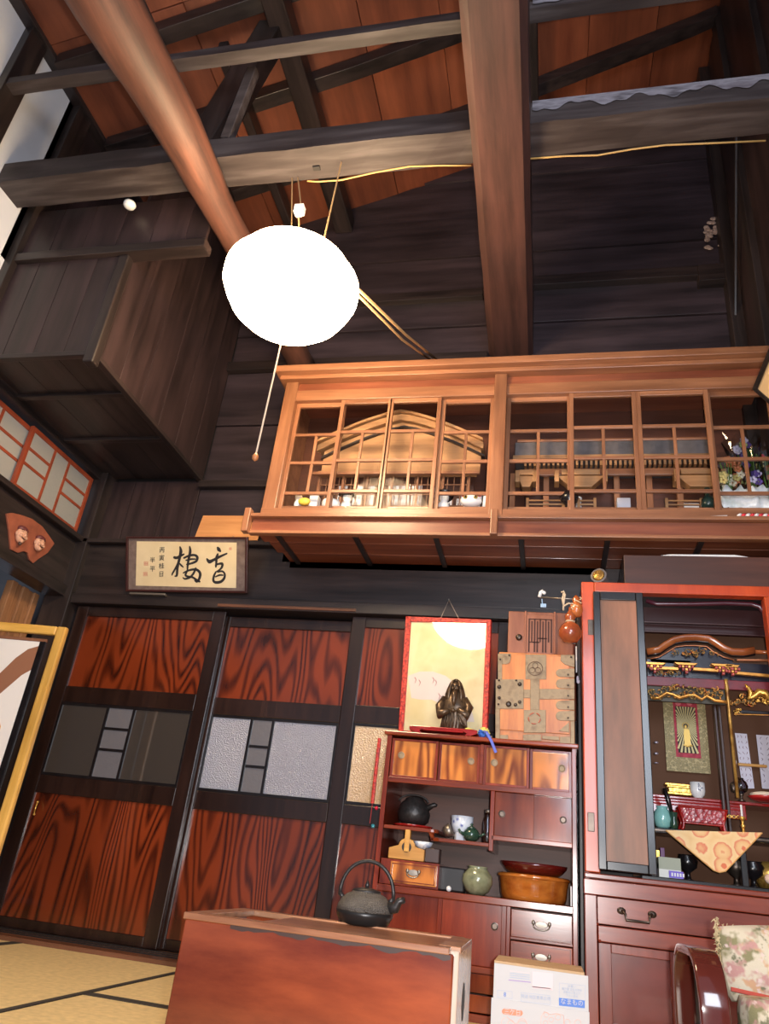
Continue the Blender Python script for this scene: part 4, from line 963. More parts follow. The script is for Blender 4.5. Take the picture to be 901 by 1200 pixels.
for i, (pt, pb) in enumerate(((1055, 1087), (1090, 1120), (1124, 1150))):
    drawer(xc1+.008, TX1-.020, z-.098, z-.004, TY+.002, TANSUX, .038); tb('rail', xc1+.006, TX1-.018, z-.108, z-.098); z -= .108
while z > .12: drawer(xc1+.008, TX1-.020, z-.098, z-.004, TY+.002, TANSUX, .038); z -= .108

# ------------------------------------------------------------------ things in the tea cabinet
def base(px, z, Y): q = PY(px, 1000, Y); return V((PY(px, 1000, Y).x, Y, z))
def bx(px, py, Y, z): q = PY(px, py, Y); return V((q.x, Y, z))
c = bx(485, 955, 3.45, zl1+.002)
t = thing('iron_pot', c, 'dark iron pot on a red lacquer tray in the upper left shelf', 'pot')
MB().lathe([(.045, .012), (.066, .03), (.072, .06), (.060, .10), (.040, .118), (.038, .124), (.02, .130), (.004, .132)], c, 28).build('pot_body', IRON, t, smooth=True)
MB().tube([c+V((.055, -.01, .085)), c+V((.09, -.01, .105)), c+V((.10, -.01, .10))], [.014, .009, .007], 8).build('spout', IRON, t, smooth=True)
MB().tube([c+V((.065*math.cos(a), -.03+.0*a, .105+.030*math.sin(a))) for a in [PI*i/10 for i in range(11)]], .004, 6).build('bail_handle', IRON, t, smooth=True)
tag(MB().lathe([(.07, 0), (.085, .006), (.088, .012), (.080, .012), (.068, .006)], c, 28).build('lacquer_tray', REDL, None, smooth=True), 'round red lacquer tray under the dark iron pot', 'tray')
c = bx(541, 975, 3.42, zl2+.015)
t = thing('patterned_cup', c, 'blue and white patterned porcelain cup on the middle tongue shelf', 'cup')
MB().lathe([(.028, 0), (.030, .03), (.036, .032), (.046, .06), (.048, .098), (.043, .098), (.040, .05), (.01, .04)], c, 28).build('cup_body', mottled('blue white ware', [(.03, .06, .35), (.75, .78, .85), (.80, .82, .86)], 42, 'VORONOI', rough=.2, coat=.5), t, smooth=True)
tag(MB().lathe([(.030, 0), (.031, .028)], c, 24).build('foot_stand', WHITE, t), 'white foot')
c = bx(552, 980, 3.36, zl2+.015)
t = thing('green_teapot', c, 'small dark green teapot in front of the blue patterned cup', 'teapot'); GR = plain('dark green glaze', (.02, .055, .035), .15, coat=.6)
MB().lathe([(.018, 0), (.034, .012), (.036, .03), (.026, .046), (.014, .05)], c, 24).build('pot_body', GR, t, smooth=True); MB().lathe([(.022, .050), (.012, .056), (.004, .060), (.007, .066), (.003, .070)], c, 16).build('lid', GR, t, smooth=True)
MB().tube([c+V((-.03, -.01, .025)), c+V((-.045, -.014, .032)), c+V((-.052, -.016, .044))], [.008, .006, .004], 8).build('spout', GR, t, smooth=True); MB().tube([c+V((.03, -.012, .022)), c+V((.045, -.02, .026)), c+V((.058, -.024, .034))], .005, 8).build('side_handle', GR, t, smooth=True)
c = bx(571, 978, 3.38, zl2+.015)
t = thing('glass_bottle', c, 'narrow clear glass bottle beside the dark green teapot', 'bottle'); MB().lathe([(.018, 0), (.020, .01), (.020, .08), (.012, .105), (.013, .118)], c, 20).build('bottle_body', glass('bottle glass', (.75, .62, .52), .8), t, smooth=True); MB().lathe([(.013, .118), (.013, .132), (.004, .134)], c, 14).build('stopper', NICKEL, t, smooth=True)
c = bx(523, 980, 3.35, zl2+.015)
t = thing('silver_ladle_cup', c, 'small silvery spouted cup lying at the end of the tongue shelf', 'cup'); M = Matrix.Rotation(1.1, 4, 'Y')
MB().lathe([(.014, 0), (.024, .012), (.028, .035), (.024, .035), (.020, .012)], c+V((-.01, 0, .022)), 20, M).build('cup_body', NICKEL, t, smooth=True)
c = bx(539, 978, 3.37, zl2+.015); tag(box('white_packet', c-V((.016, .01, 0)), c+V((.018, .012, .030)), plain('grey blue packet', (.45, .48, .55), .5), None, .002), 'small greyish packet in front of the blue patterned cup', 'box')
# amber wooden caddy
c = V((PY(478, 1000, 3.36).x, 3.36, zd1+.010))
t = thing('carrying_caddy', c, 'amber wooden carrying caddy with arched cut out and upright peg', 'caddy')
hw = .075
P = [(-hw, 0), (hw, 0), (hw, .045), (.045, .050)]+[(.0+.035*math.cos(a), .052+.030*math.sin(a)) for a in [PI*i/8 for i in range(9)]]+[(-.045, .050), (-hw, .040)]
MB().prism([c+V((p[0], -.045, p[1])) for p in P], (0, .010, 0)).build('front_board', CADDY, t, .002); MB().prism([c+V((p[0], .045, p[1])) for p in P], (0, .010, 0)).build('rear_board', CADDY, t, .002)
box('side_board', c+V((hw-.008, -.035, 0)), c+V((hw, .045, .045)), CADDY, t); box('side_board', c+V((-hw, -.035, 0)), c+V((-hw+.008, .045, .040)), CADDY, t); box('bottom_board', c+V((-hw, -.035, .0)), c+V((hw, .045, .006)), CADDY, t)
m = MB(); M = Matrix.Rotation(PI/2, 4, 'X'); m.lathe([(.020, 0), (.020, .003)], c+V((0, -.0455, .048)), 18, M); m.build('arch_hole', BLACKM, t)
MB().box(c+V((-.010, -.055, .030)), c+V((.012, -.02, .115))).build('peg', CADDY, t, .003)
c2 = c+V((.065, .02, .055)); t = thing('white_rice_bowl', c+V((.062, .0, .048)), 'small white bowl with blue dashes behind the amber caddy', 'bowl')
MB().lathe([(.018, 0), (.034, .012), (.042, .028), (.038, .028), (.016, .006)], c+V((.062, .0, .048)), 24).build('bowl_body', mottled('white blue dashed', [(.75, .77, .80), (.80, .82, .84), (.25, .32, .50)], 50, rough=.2), t, smooth=True)
c = V((PY(505, 990, 3.36).x, 3.37, zd1+.010)); tag(box('dark_box', c-V((.02, .03, 0)), c+V((.04, .04, .055)), plain('dark brown box', (.05, .02, .015), .4), None), 'dark brown wooden box right of the amber caddy', 'box')
c = bx(530, 1030, 3.44, zs_+.001); tag(box('black_lacquer_box', c-V((.05, .04, 0)), c+V((.055, .05, .09)), plain('dull black lacquer', (.012, .008, .008), .5), None, .006), 'black lacquered box in the shadow left of the green grey jar', 'box')
c = bx(526, 1038, 3.33, zs_+.001); tag(MB().ball(c+V((0, 0, .010)), .011, 12, 8).build('porcelain_ball', WHITE, None, smooth=True), 'tiny white ball on the main shelf edge', 'ball')
c = bx(559, 1040, 3.37, zs_+.001)
t = thing('glazed_jar', c, 'round green grey glazed jar on the main shelf', 'jar')
MB().lathe([(.030, 0), (.048, .014), (.062, .045), (.060, .070), (.042, .092), (.036, .098), (.042, .104), (.036, .104), (.030, .095), (.032, .08), (.01, .06)], c, 32).build('jar_body', mottled('celadon crackle', [(.12, .13, .075), (.26, .27, .16), (.17, .18, .10)], 18, rough=.18, coat=.5), t, smooth=True)
c = bx(625, 1044, 3.47, zs_+.001)
t = thing('wooden_basin', c, 'large round amber wooden basin on the main shelf', 'basin')
MB().lathe([(.128, 0), (.134, .02), (.138, .055), (.142, .075), (.148, .088), (.142, .096), (.132, .09), (.128, .03), (.05, .02)], c, 48, None, 1, .9).build('basin_body', BASIN, t, smooth=True)
MB().lathe([(.145, .080), (.150, .084), (.148, .092), (.142, .094)], c, 48, None, 1, .9).build('rim', BASIN, t, smooth=True)
c2 = c+V((.0, .0, .097)); t = thing('lacquer_bowl', c2, 'wide dark red lacquer bowl resting on the amber basin', 'bowl')
MB().lathe([(.10, 0), (.118, .012), (.134, .030), (.138, .042), (.132, .042), (.11, .014), (.05, .010)], c2, 48, None, 1, .9).build('bowl_body', plain('dark red lacquer', (.10, .007, .005), .12, coat=.8), t, smooth=True)
c = bx(669, 1050, 3.33, zs_+.001); tag(box('white_card', c-V((.002, .02, 0)), c+V((.003, .02, .07)), PAPER, None, .0), 'narrow white card standing right of the amber basin', 'card')

# ------------------------------------------------------------------ framed silk picture, leaning back on top of the tea cabinet
pn = V((-.173, -.9725, .1555)).normalized(); po = PY(522, 800, 3.47)
def PF(px, py, l=0.0): return PP(px, py, po, pn)+pn*l
pic = thing('framed_silk_picture', PY(520, 864, 3.44), 'red beaded frame with pale gold silk and a pale fan shape', 'picture')
def PFz(px, z):
    py = 880
    while PF(px, py).z < z: py -= .5
    return py
yl, yr = PFz(466, TZ+.024), PFz(571, TZ+.024)
O = [PF(476, 723), PF(576, 727), PF(571, yr), PF(467, yl)]; I = [PF(482, 729), PF(570, 731), PF(565, yr-6), PF(473, yl-6)]
quad_frame(pn, O, I, .022, REDCLOTH, 'frame', pic, .010, .003)
MB().prism(I, -pn*.006).build('silk_ground', mottled('gold silk', [(.72, .56, .28), (.80, .66, .38), (.66, .46, .22)], 5, rough=.6), pic)
fan = [(478, 792), (492, 787), (507, 787), (522, 792), (535, 802), (546, 815), (552, 830), (556, 846), (542, 846), (529, 838), (518, 826), (506, 820), (494, 820), (482, 818)]
MB().prism([PF(*p, .001) for p in fan], -pn*.001).build('fan_paper', plain('pale fan paper', (.74, .62, .55), .8), pic)
m = MB()
for k, (px, py) in enumerate(((486, 794), (491, 797), (507, 794), (510, 797), (514, 813), (517, 816))):
    brush(m, [PF(px, py), PF(px+1.5, py+3), PF(px, py+7)], [.004, .005, .002], pn, .0018)
m.build('brush_writing', plain('rose ink', (.45, .22, .20), .8), pic)
MB().prism([PF(481, 729, .006), PF(571, 731, .006), PF(565, yr-5, .006), PF(473, yl-5, .006)], -pn*.001).build('glass_pane', PGLASS, pic)
nl = PY(526, 703, 3.66); a = PF(515, 725, -.01); b = PF(538, 726, -.01)
MB().tube([a, nl, b], .002, 5).build('hanging_string', plain('string', (.45, .35, .28), .7), pic); MB().tube([nl+V((0, .06, 0)), nl+V((0, -.01, .0))], .003, 6).build('nail', NICKEL, pic)

# red lacquer stand and bronze sage
TT = TZ+.018
c = V((PY(517, 860, 3.36).x, 3.36, TT)); hw = (PY(560, 858, 3.33).x-PY(481, 858, 3.33).x)/2
c = V(((PY(560, 858, 3.33).x+PY(481, 858, 3.33).x)/2, 3.36, TT))
t = thing('lacquer_stand', c, 'low red lacquer stand with curved feet under the bronze statue', 'stand')
box('top_board', c+V((-hw+.01, -.07, .020)), c+V((hw-.01, .07, .030)), REDL, t, .003)
for s in (-1, 1):
    MB().prism([c+V((s*hw, -.07, .028)), c+V((s*hw, -.07, .012)), c+V((s*(hw-.03), -.07, .0)), c+V((s*(hw-.055), -.07, .0)), c+V((s*(hw-.045), -.07, .010)), c+V((s*(hw-.07), -.07, .022))], (0, .14, 0)).build('foot', REDL, t, .002)
box('apron', c+V((-hw+.06, -.068, .012)), c+V((hw-.06, -.060, .022)), REDL, t)
c = V((PY(531, 855, 3.36).x, 3.36, TT+.031))
t = thing('bronze_sage_statue', c, 'bronze statue of a hooded bearded old man on the red stand', 'statue')
body = MB()
body.lathe([(.056, 0), (.058, .01), (.055, .04), (.056, .07), (.060, .10), (.052, .130), (.040, .150), (.030, .165), (.022, .175)], c, 28, None, 1.0, .62)
body.build('robe', BRONZE, t, smooth=True)
fm = MB(); random.seed(2)
for i in range(11):
    a = -PI*.95+PI*.9*i/10
    fm.tube([c+V((.056*math.cos(a), .036*math.sin(a), .004)), c+V((.053*math.cos(a)+.004, .036*math.sin(a), .05)), c+V((.050*math.cos(a)*.9, .035*math.sin(a), .10))], [.005, .004, .002], 5)
fm.build('robe_fold', BRONZE, t, smooth=True)
for s, e in ((-1, .0), (1, .01)):
    MB().tube([c+V((s*.042, -.005, .140)), c+V((s*.066, -.012, .100)), c+V((s*.058, -.030, .062)), c+V((s*.018, -.045, .078+e))], [.018, .021, .022, .010], 12).build('sleeve', BRONZE, t, smooth=True)
MB().prism([c+V((.058, -.03, .065)), c+V((.066, -.02, .01)), c+V((.040, -.035, .02)), c+V((.020, -.042, .070))], (0, -.008, 0)).build('sleeve_drape', BRONZE, t, .003)
MB().ball(c+V((0, -.045, .080)), (.013, .012, .009), 10, 8).build('folded_hands', BRONZE, t, smooth=True)
hd = MB(); h = c+V((0, -.010, .190)); hd.ball(h, (.020, .022, .027), 18, 12); hd.ball(h+V((0, -.024, -.003)), (.005, .006, .007), 8, 6)
for s in (-1, 1): hd.ball(h+V((s*.008, -.019, .009)), (.006, .004, .003), 8, 6); hd.ball(h+V((s*.010, -.017, -.007)), (.007, .006, .006), 8, 6)
head = hd.build('head', BRONZE, t, smooth=True)
fd = MB()
for s in (-1, 1): fd.ball(h+V((s*.008, -.0215, .004)), (.0038, .002, .0016), 6, 4)
fd.ball(h+V((0, -.0215, -.014)), (.006, .002, .0015), 6, 4); fd.build('eyes_and_mouth', BLACKM, head)
MB().tube([h+V((0, -.018, -.018)), h+V((0, -.032, -.04)), h+V((0, -.036, -.07)), h+V((.002, -.034, -.09))], [.013, .014, .010, .003], 10).build('beard', BRONZE, head, smooth=True)
hp = [(.050, -.065), (.046, -.03), (.037, 0), (.028, .022), (.016, .036), (.004, .042)]
hv = MB(); n = 20; vs = []
for r, z in hp:
    for j in range(n+1): a = -PI*.32+PI*1.64*j/n; vs.append(h+V((r*math.cos(a), .008+r*.62*math.sin(a), z)))
hv.add(vs, [(i*(n+1)+j, i*(n+1)+j+1, (i+1)*(n+1)+j+1, (i+1)*(n+1)+j) for i in range(len(hp)-1) for j in range(n)])
o = hv.build('hood', BRONZE, head, smooth=True); sm = o.modifiers.new('t', 'SOLIDIFY'); sm.thickness = .006
# woolly ball ornament with blue ribbon
c = PY(567, 862, 3.33); c.z = TT+.02
t = thing('yarn_tassel', V((c.x, 3.33, TT)), 'fluffy blue and yellow tassel with a blue ribbon hanging over the cabinet top', 'tassel')
m1 = MB(); m2 = MB(); random.seed(6)
for i in range(70):
    d = V((random.gauss(0, 1), random.gauss(0, 1), random.gauss(0, 1))).normalized()
    (m1 if d.z+d.x*.4 < .15 else m2).tube([c+V((0, 0, .006)), c+V((d.x*.028, d.y*.022, .006+d.z*.024))], [.005, .003], 5)
m1.build('blue_yarn', plain('yarn blue', (.05, .16, .55), .8), t, smooth=True); m2.build('yellow_yarn', plain('yarn yellow', (.70, .62, .15), .8), t, smooth=True)
a = PY(570, 858, 3.28); b = PY(576, 869, 3.275); d = PY(581, 882, 3.27)
MB().tube([c+V((0, -.02, .01)), a, b, d], [.004, .006, .006, .006], 6, flat=.3).build('ribbon', plain('ribbon blue', (.12, .16, .60), .5), t)
c = PY(548, 858, 3.32); tag(MB().tube([c+V((-.03, 0, .0)), c+V((0, -.01, .010)), c+V((.03, 0, .004)), c+V((.045, 0, 0))], [.006, .009, .008, .004], 8).build('yellow_yarn_cord', plain('yarn yellow', (.70, .62, .15), .8), None, smooth=True), 'pale yellow yarn cord at the right foot of the red stand', 'cord')
a = PY(463, 846, 3.33)

# ------------------------------------------------------------------ iron bound strong box on the right of the cabinet top
SBY = 3.315
def SB(zx, zy, l=0.0): q = PY(570+zx/7.51, 750+zy/7.51, SBY-l); return q
sb = thing('iron_bound_box', V((SB(430, 0).x, SBY, TT)), 'orange wooden strong box with riveted iron plates on the cabinet top', 'chest')
xL = SB(95, 500).x; xR = min(SB(775, 500).x, .108); zT = SB(430, 118).z
sbb = MB().box((xL, SBY, TT), (xR, SBY+.14, zT)).build('box_body', ORNG, sb, .004)
box('door_board', (SB(130, 300).x, SBY-.006, SB(430, 812).z), (SB(728, 300).x, SBY, zT-.012), ORNG, sb, .002)
def plate(pts, lab=None, l=.009, th=.004):
    m = MB().prism([SB(x, y, l) for x, y in pts], (0, th, 0)); o = m.build('iron_plate', OLDIRON, sb, .0012)
    if lab: o['label'] = lab
    return o
def rp(x0, y0, x1, y1, r=12): return [(x0, y0), (x1, y0), (x1, y1), (x0, y1)]
plate([(100, 112), (345, 120), (345, 150), (140, 150), (135, 215), (100, 330)][:0] or rp(100, 118, 215, 150)); plate(rp(100, 150, 138, 345)); plate([(138, 150), (215, 150), (205, 195), (180, 212), (138, 212)])
pl = plate(rp(342, 128, 526, 345), 'iron plate with three leaf crest'); plate(rp(385, 345, 466, 615)); pl2 = plate(rp(328, 615, 522, 815), 'iron plate with cut floral mark')
plate(rp(80, 345, 326, 605), 'iron lock plate with studs'); plate(rp(326, 435, 385, 510)); plate(rp(466, 430, 775, 520))
def hinge(y0, y1, x0=610):
    ym = (y0+y1)/2; h = (y1-y0)/2
    plate([(x0+38+38*math.cos(a), ym+h*math.sin(a)*.9) for a in [PI/2+PI*i/8 for i in range(9)]]+[(775, y0), (775, y1)])
for y0, y1 in ((250, 328), (338, 428), (530, 615), (622, 712)): hinge(y0, y1)
plate([(655, 130), (775, 130), (775, 240), (690, 215), (650, 180)]); plate([(635, 800), (728, 720), (728, 812)])
plate(rp(78, 605, 118, 880)); plate(rp(740, 715, 775, 925)); plate(rp(118, 835, 190, 880)); plate(rp(322, 832, 480, 885)); plate(rp(645, 850, 740, 925)); plate([(490, 840), (640, 850), (640, 885), (490, 870)])
m = MB(); M = Matrix.Rotation(PI/2, 4, 'X')
for zx, zy, r in ((112, 412, 18), (292, 388, 18), (112, 510, 14), (292, 545, 14), (110, 355, 9), (262, 355, 9), (105, 565, 9), (255, 570, 15), (718, 305, 8), (718, 398, 8), (718, 490, 8), (718, 590, 8), (718, 685, 8), (120, 170, 8), (200, 135, 8), (745, 150, 8)):
    m.lathe([(r*.00052, 0), (r*.0005, .003), (r*.0002, .006)], SB(zx, zy, .012), 10, M)
m.lathe([(.012, 0), (.012, .006), (.007, .010), (.006, .003)], SB(195, 565, .011), 16, M)
m.build('rivet', DKMETAL, sb)
def ring(cx_, cy_, r, w_, parent, n=22):
    P = [SB(cx_+r*math.cos(2*PI*i/n), cy_+r*.92*math.sin(2*PI*i/n), .0125) for i in range(n+1)]
    return MB().tube(P, w_, 5)
rg = ring(428, 250, 66, .0014, pl)
for a in (PI/2, PI*7/6, PI*11/6): 
    P = [SB(428+30*math.cos(a)+24*math.cos(2*PI*i/14), 252-28*math.sin(a)+24*math.sin(2*PI*i/14), .0125) for i in range(15)]; rg.tube(P, .0011, 5)
tag(rg.build('crest', plain('crest lines', (.10, .045, .03), .6), pl), 'round crest of three leaves')
rg = MB()
for k in range(5):
    a0 = 2*PI*k/5; rg.tube([SB(422+52*math.cos(a), 690+48*math.sin(a), .0125) for a in [a0+.9*i/5 for i in range(6)]], [.0016, .0026, .003, .003, .0026, .0016], 5)
tag(rg.build('crest', plain('crest cut', (.45, .12, .07), .6), pl2), 'ring of five cut petals')
# rosy carved block standing behind it
ky = 3.47
def KB(px, py, l=0): return PY(px, py, ky-l)
a = KB(596, 716); b = KB(674, 716)
kb = thing('carved_chest_front', V(((a.x+b.x)/2, ky, TT)), 'rosy brown chest front with carved lattice panel standing behind the strong box', 'chest')
box('chest_body', (a.x, ky, TT), (KB(672, 770).x, ky+.10, a.z), ROSY, kb, .004)
box('carved_panel', (KB(617, 720).x, ky-.008, TT), (KB(649, 720).x, ky, KB(630, 721).z), ROSY, kb, .002)
for px in (616, 650): box('edge_strip', (KB(px, 720).x-.004, ky-.012, TT), (KB(px, 720).x+.004, ky, a.z), ROSY, kb, .001)
m = MB(); gx0, gx1 = KB(620, 740).x, KB(646, 740).x; gz1 = KB(632, 726).z; gz0 = KB(632, 765).z
for i in range(9):
    x = gx0+(gx1-gx0)*i/8; zt_ = gz1-(.012 if i % 2 else 0); zb_ = gz0+(.05 if i % 3 == 1 else 0)
    m.box((x-.0035, ky-.0105, zb_), (x+.0035, ky-.0078, zt_))
m.box((gx0, ky-.0105, gz1-.004), (gx1, ky-.0078, gz1)); m.box((gx0, ky-.0105, gz0+.045), (gx0+.05, ky-.0078, gz0+.05)); m.box((gx0+.04, ky-.0105, gz0+.065), (gx1-.02, ky-.0078, gz0+.07))
m.build('carved_groove', plain('groove shadow wood', (.055, .016, .010), .7), kb)
M = Matrix.Rotation(PI/2, 4, 'X'); MB().lathe([(.016, 0), (.016, .004), (.009, .012), (.004, .012)], KB(608, 747), 18, M).build('round_pull', DKMETAL, kb, smooth=True)
# black upright between the cabinet and the altar, with a white strip
tag(box('black_upright', (.118, 3.36, 0), (.1335, 3.42, 1.62), BLK_Z, None), 'thin black upright squeezed between tea cabinet and altar', 'post')
a = PY(674, 765, 3.35); b = PY(674, 790, 3.35)
tag(MB().tube([(.1135, 3.352, a.z+.03), (.1135, 3.352, a.z-.09)], .003, 6).build('string', WHITE, None), 'thin white cord behind the strong box, beside the altar', 'cord')
m = MB(); q = PY(676, 795, 3.34); m.ball((.118, 3.348, q.z), (.006, .006, .015), 8, 6); m.ball((.120, 3.346, q.z-.012), (.008, .006, .010), 8, 6)
tag(m.build('cord_knot', plain('lilac white', (.60, .56, .68), .6), None, smooth=True), 'small pale knot hanging on the black upright', 'knot')

# ------------------------------------------------------------------ gourds, rod and cords hanging left of the altar top
gy = 3.20
GM = mottled('polished gourd', [(.20, .035, .014), (.42, .10, .03), (.26, .05, .02)], 6, rough=.2, coat=.6)
c = PY(668, 741, gy)
t = thing('hanging_gourd', c, 'large polished red brown gourd hanging left of the altar', 'gourd', 'gourds hanging beside the altar')
MB().lathe([(.003, -.050), (.03, -.044), (.048, -.018), (.049, .005), (.038, .030), (.022, .042), (.016, .048), (.022, .062), (.024, .074), (.014, .088), (.006, .100), (.006, .115)], c, 28).build('gourd_body', GM, t, smooth=True)
tag(MB().tube([c+V((.018*math.cos(a), .018*math.sin(a)-.0, .048)) for a in [2*PI*i/14 for i in range(15)]], .004, 6).build('waist_cord', plain('natural cord', (.62, .45, .28), .7), t), 'pale cord round the waist')
c2 = PY(675, 711, gy+.02)
t = thing('hanging_gourd', c2, 'smaller orange brown gourd partly behind the altar corner', 'gourd', 'gourds hanging beside the altar')
MB().lathe([(.003, -.050), (.02, -.045), (.030, -.02), (.026, .005), (.014, .020), (.018, .034), (.010, .046), (.004, .054)], c2, 24).build('gourd_body', mottled('orange gourd', [(.35, .07, .015), (.60, .18, .05)], 8, rough=.2, coat=.6), t, smooth=True)
m = MB()
for i in range(4): m.tube([c2+V((.022*math.cos(a+i), -.026, .03-.015*i+.01*math.sin(a))) for a in (-.8, 0, .8)], .003, 5)
m.build('wrapping_cord', plain('natural cord', (.62, .45, .28), .7), t)
a = PY(634, 700, 3.30); b = PY(672, 702, 3.24)
tag(MB().tube([a, b], .004, 8).build('metal_rod', NICKEL, None, smooth=True), 'thin metal rod reaching out left from the gourds', 'rod')
m = MB(); q = PY(661, 697, 3.25); m.tube([q+V((-.012, 0, .01)), q+V((-.004, 0, .018)), q+V((.004, 0, .0)), q+V((-.002, 0, -.04)), q+V((-.004, 0, -.075))], .0045, 6); m.tube([q+V((.0, 0, .015)), q+V((-.008, 0, -.02)), q+V((-.002, 0, -.055))], .0045, 6); m.tube([q+V((-.002, 0, -.055)), q+V((.02, 0, -.04)), q+V((.04, 0, -.045))], .004, 6)
tag(m.build('hemp_rope', plain('hemp rope', (.60, .47, .33), .8), None, smooth=True), 'pale hemp rope looped over the metal rod', 'rope')
m = MB(); q = PY(635, 697, 3.30); m.tube([q+V((-.012, 0, -.012)), q+V((-.006, 0, .012)), q+V((.004, 0, .022))], [.008, .009, .006], 8); m.ball(q+V((.010, 0, .010)), (.009, .008, .009), 10, 6)
tag(m.build('white_ornament', WHITE, None, smooth=True), 'curled white ornament at the left end of the metal rod', 'ornament')
m = MB(); q = PY(637, 709, 3.30); m.box(q+V((-.014, -.004, -.012)), q+V((.012, .004, .006))); m.tube([q+V((-.006, 0, .006)), q+V((-.008, 0, .03))], .003, 5)
tag(m.build('blue_tag', plain('pale blue tag', (.30, .45, .65), .5), None, .002), 'small pale blue tag under the white ornament on the rod', 'tag')
# red cord with beads left of the tea cabinet
a = PY(450, 866, 3.30); b = PY(441, 966, 3.30)
t = thing('red_beaded_cord', a, 'red beaded cord hanging down the left edge of the tea cabinet', 'cord')
MB().tube([V((a.x-.018, 3.29, a.z)), V((a.x-.020, 3.29, (a.z+b.z)/2)), V((a.x-.020, 3.29, b.z+.08))], .008, 8).build('cord_body', REDCLOTH, t)
MB().tube([V((a.x-.020, 3.29, b.z+.08)), V((a.x-.022, 3.29, b.z))], .0015, 5).build('thread', plain('thread', (.35, .02, .02), .7), t)
q = PY(441, 947, 3.285); MB().ball((q.x, 3.285, q.z), .0075, 12, 8).build('red_bead', plain('red bead', (.55, .01, .04), .15), t, smooth=True)
q = PY(437, 968, 3.285); tag(MB().ball((q.x, 3.285, q.z), .0085, 12, 8).build('blue_bead', plain('teal bead', (.03, .22, .28), .15), t, smooth=True), 'teal bead')

# ------------------------------------------------------------------ altar cabinet
AY = 3.22; AX0, AX1 = .134, 1.075; AT = 1.74
al = thing('altar_cabinet', ((AX0+AX1)/2, 3.45, 0), 'tall red framed household altar cabinet with open folding door and drawers below', 'altar')
def A(px, py, Y=AY): return PY(px, py, Y)
AZB = A(760, 1026).z                       # bottom edge of the opening
AO0 = A(755, 720).x; 
xfr = A(697, 720).x                        # inner edge of the vermilion upright
box('frame_upright', (AX0, AY, AZB-.01), (xfr, AY+.05, AT), VERM, al, .004); box('frame_head', (xfr, AY, A(760, 695).z), (AX1, AY+.05, AT), VERM, al, .004)
box('side_board', (AX0, AY+.05, 0), (AX0+.02, 3.70, AT), ALTWZ, al); box('back_board', (AX0, 3.70, 0), (AX1, 3.72, AT), BLACKM, al); box('top_board', (AX0, AY+.05, AT-.03), (AX1, 3.70, AT), BLACK, al); box('side_board', (AX1-.02, AY+.05, 0), (AX1, 3.70, AT), ALTWZ, al)
box('frame_upright', (A(897, 720).x, AY-.01, AZB-.01), (A(897, 720).x+.05, AY+.05, A(760, 696).z), VERM, al, .004)
# folding door leaf
lx0, lx1 = A(698, 850, AY-.03).x, A(761, 850, AY-.03).x; lz0 = AZB+.002; lz1 = A(725, 694, AY-.03).z
lfm = box('door_leaf', (lx0+.028, AY-.026, lz0+.03), (lx1-.028, AY-.010, lz1-.035), LEAF, al, .001); lfm['label'] = 'worn brown folding door panel in black frame'
for a in ((lx0, lx0+.030, lz0, lz1), (lx1-.030, lx1, lz0, lz1), (lx0+.03, lx1-.03, lz0, lz0+.032), (lx0+.03, lx1-.03, lz1-.038, lz1)):
    box('leaf_frame', (a[0], AY-.034, a[2]), (a[1], AY-.006, a[3]), BLACK, lfm, .003)
for py in (735, 963): 
    q = A(691, py, AY-.002); box('hinge_plate', (q.x-.008, AY-.004, q.z-.035), (q.x+.018, AY, q.z+.035), DKMETAL, al, .004)
# inside: dark ceiling, curved brow board
iy = 3.62
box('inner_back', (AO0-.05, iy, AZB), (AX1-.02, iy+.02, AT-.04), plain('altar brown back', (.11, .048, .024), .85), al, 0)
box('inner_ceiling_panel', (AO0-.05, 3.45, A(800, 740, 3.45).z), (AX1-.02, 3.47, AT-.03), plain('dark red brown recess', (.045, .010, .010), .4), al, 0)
m = MB(); P = [A(757, 704, 3.27), A(770, 708, 3.27), A(810, 708, 3.27), A(850, 707, 3.27), A(880, 708, 3.27), A(890, 711, 3.27), A(898, 722, 3.27)]
m.tube(P, [.010]*5+[.011, .012], 8); m.build('brow_moulding', plain('plum lacquer', (.07, .015, .025), .25, coat=.3), al, smooth=True)
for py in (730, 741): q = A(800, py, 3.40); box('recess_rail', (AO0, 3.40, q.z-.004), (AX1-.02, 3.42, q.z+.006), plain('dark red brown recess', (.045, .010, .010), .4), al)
# curved gable roof of the inner shrine
gy_ = 3.36
GP = [(758, 763), (772, 760.5), (781, 754), (790, 749), (802, 746.5), (815, 746), (830, 747.5), (838, 752), (848, 759), (858, 763), (870, 763.5), (884, 761)]
RG = wood('orange brown curved roof', (.22, .045, .012), (.50, .16, .05), 'X', 8, 10, .25, coat=.4)
MB().tube([A(x, y+1, gy_) for x, y in GP], .011, 10, flat=1.6).build('roof_ridge', RG, al, smooth=True)
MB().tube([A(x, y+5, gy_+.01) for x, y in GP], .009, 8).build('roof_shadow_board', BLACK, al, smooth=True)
MB().tube([A(884, 764, gy_+.02), A(901, 764.5, gy_+.02), A(915, 765, gy_+.02)], .009, 8).build('roof_ridge', RG, al, smooth=True)
G2 = [(762, 772), (772, 770), (782, 764), (792, 758), (803, 756.5), (815, 756.5), (828, 757.5), (836, 764), (848, 770), (860, 773.5)]
MB().prism([A(x, y, gy_+.03) for x, y in G2]+[A(856, 779, gy_+.03), A(764, 779, gy_+.03)], (0, .01, 0)).build('pediment', plain('blue black lacquer', (.014, .012, .022), .25), al)
MB().tube([A(x, y, gy_+.02) for x, y in G2], .0028, 6).build('pediment_trim', plain('rose gilt', (.60, .22, .10), .35, .5), al, smooth=True)
random.seed(12)
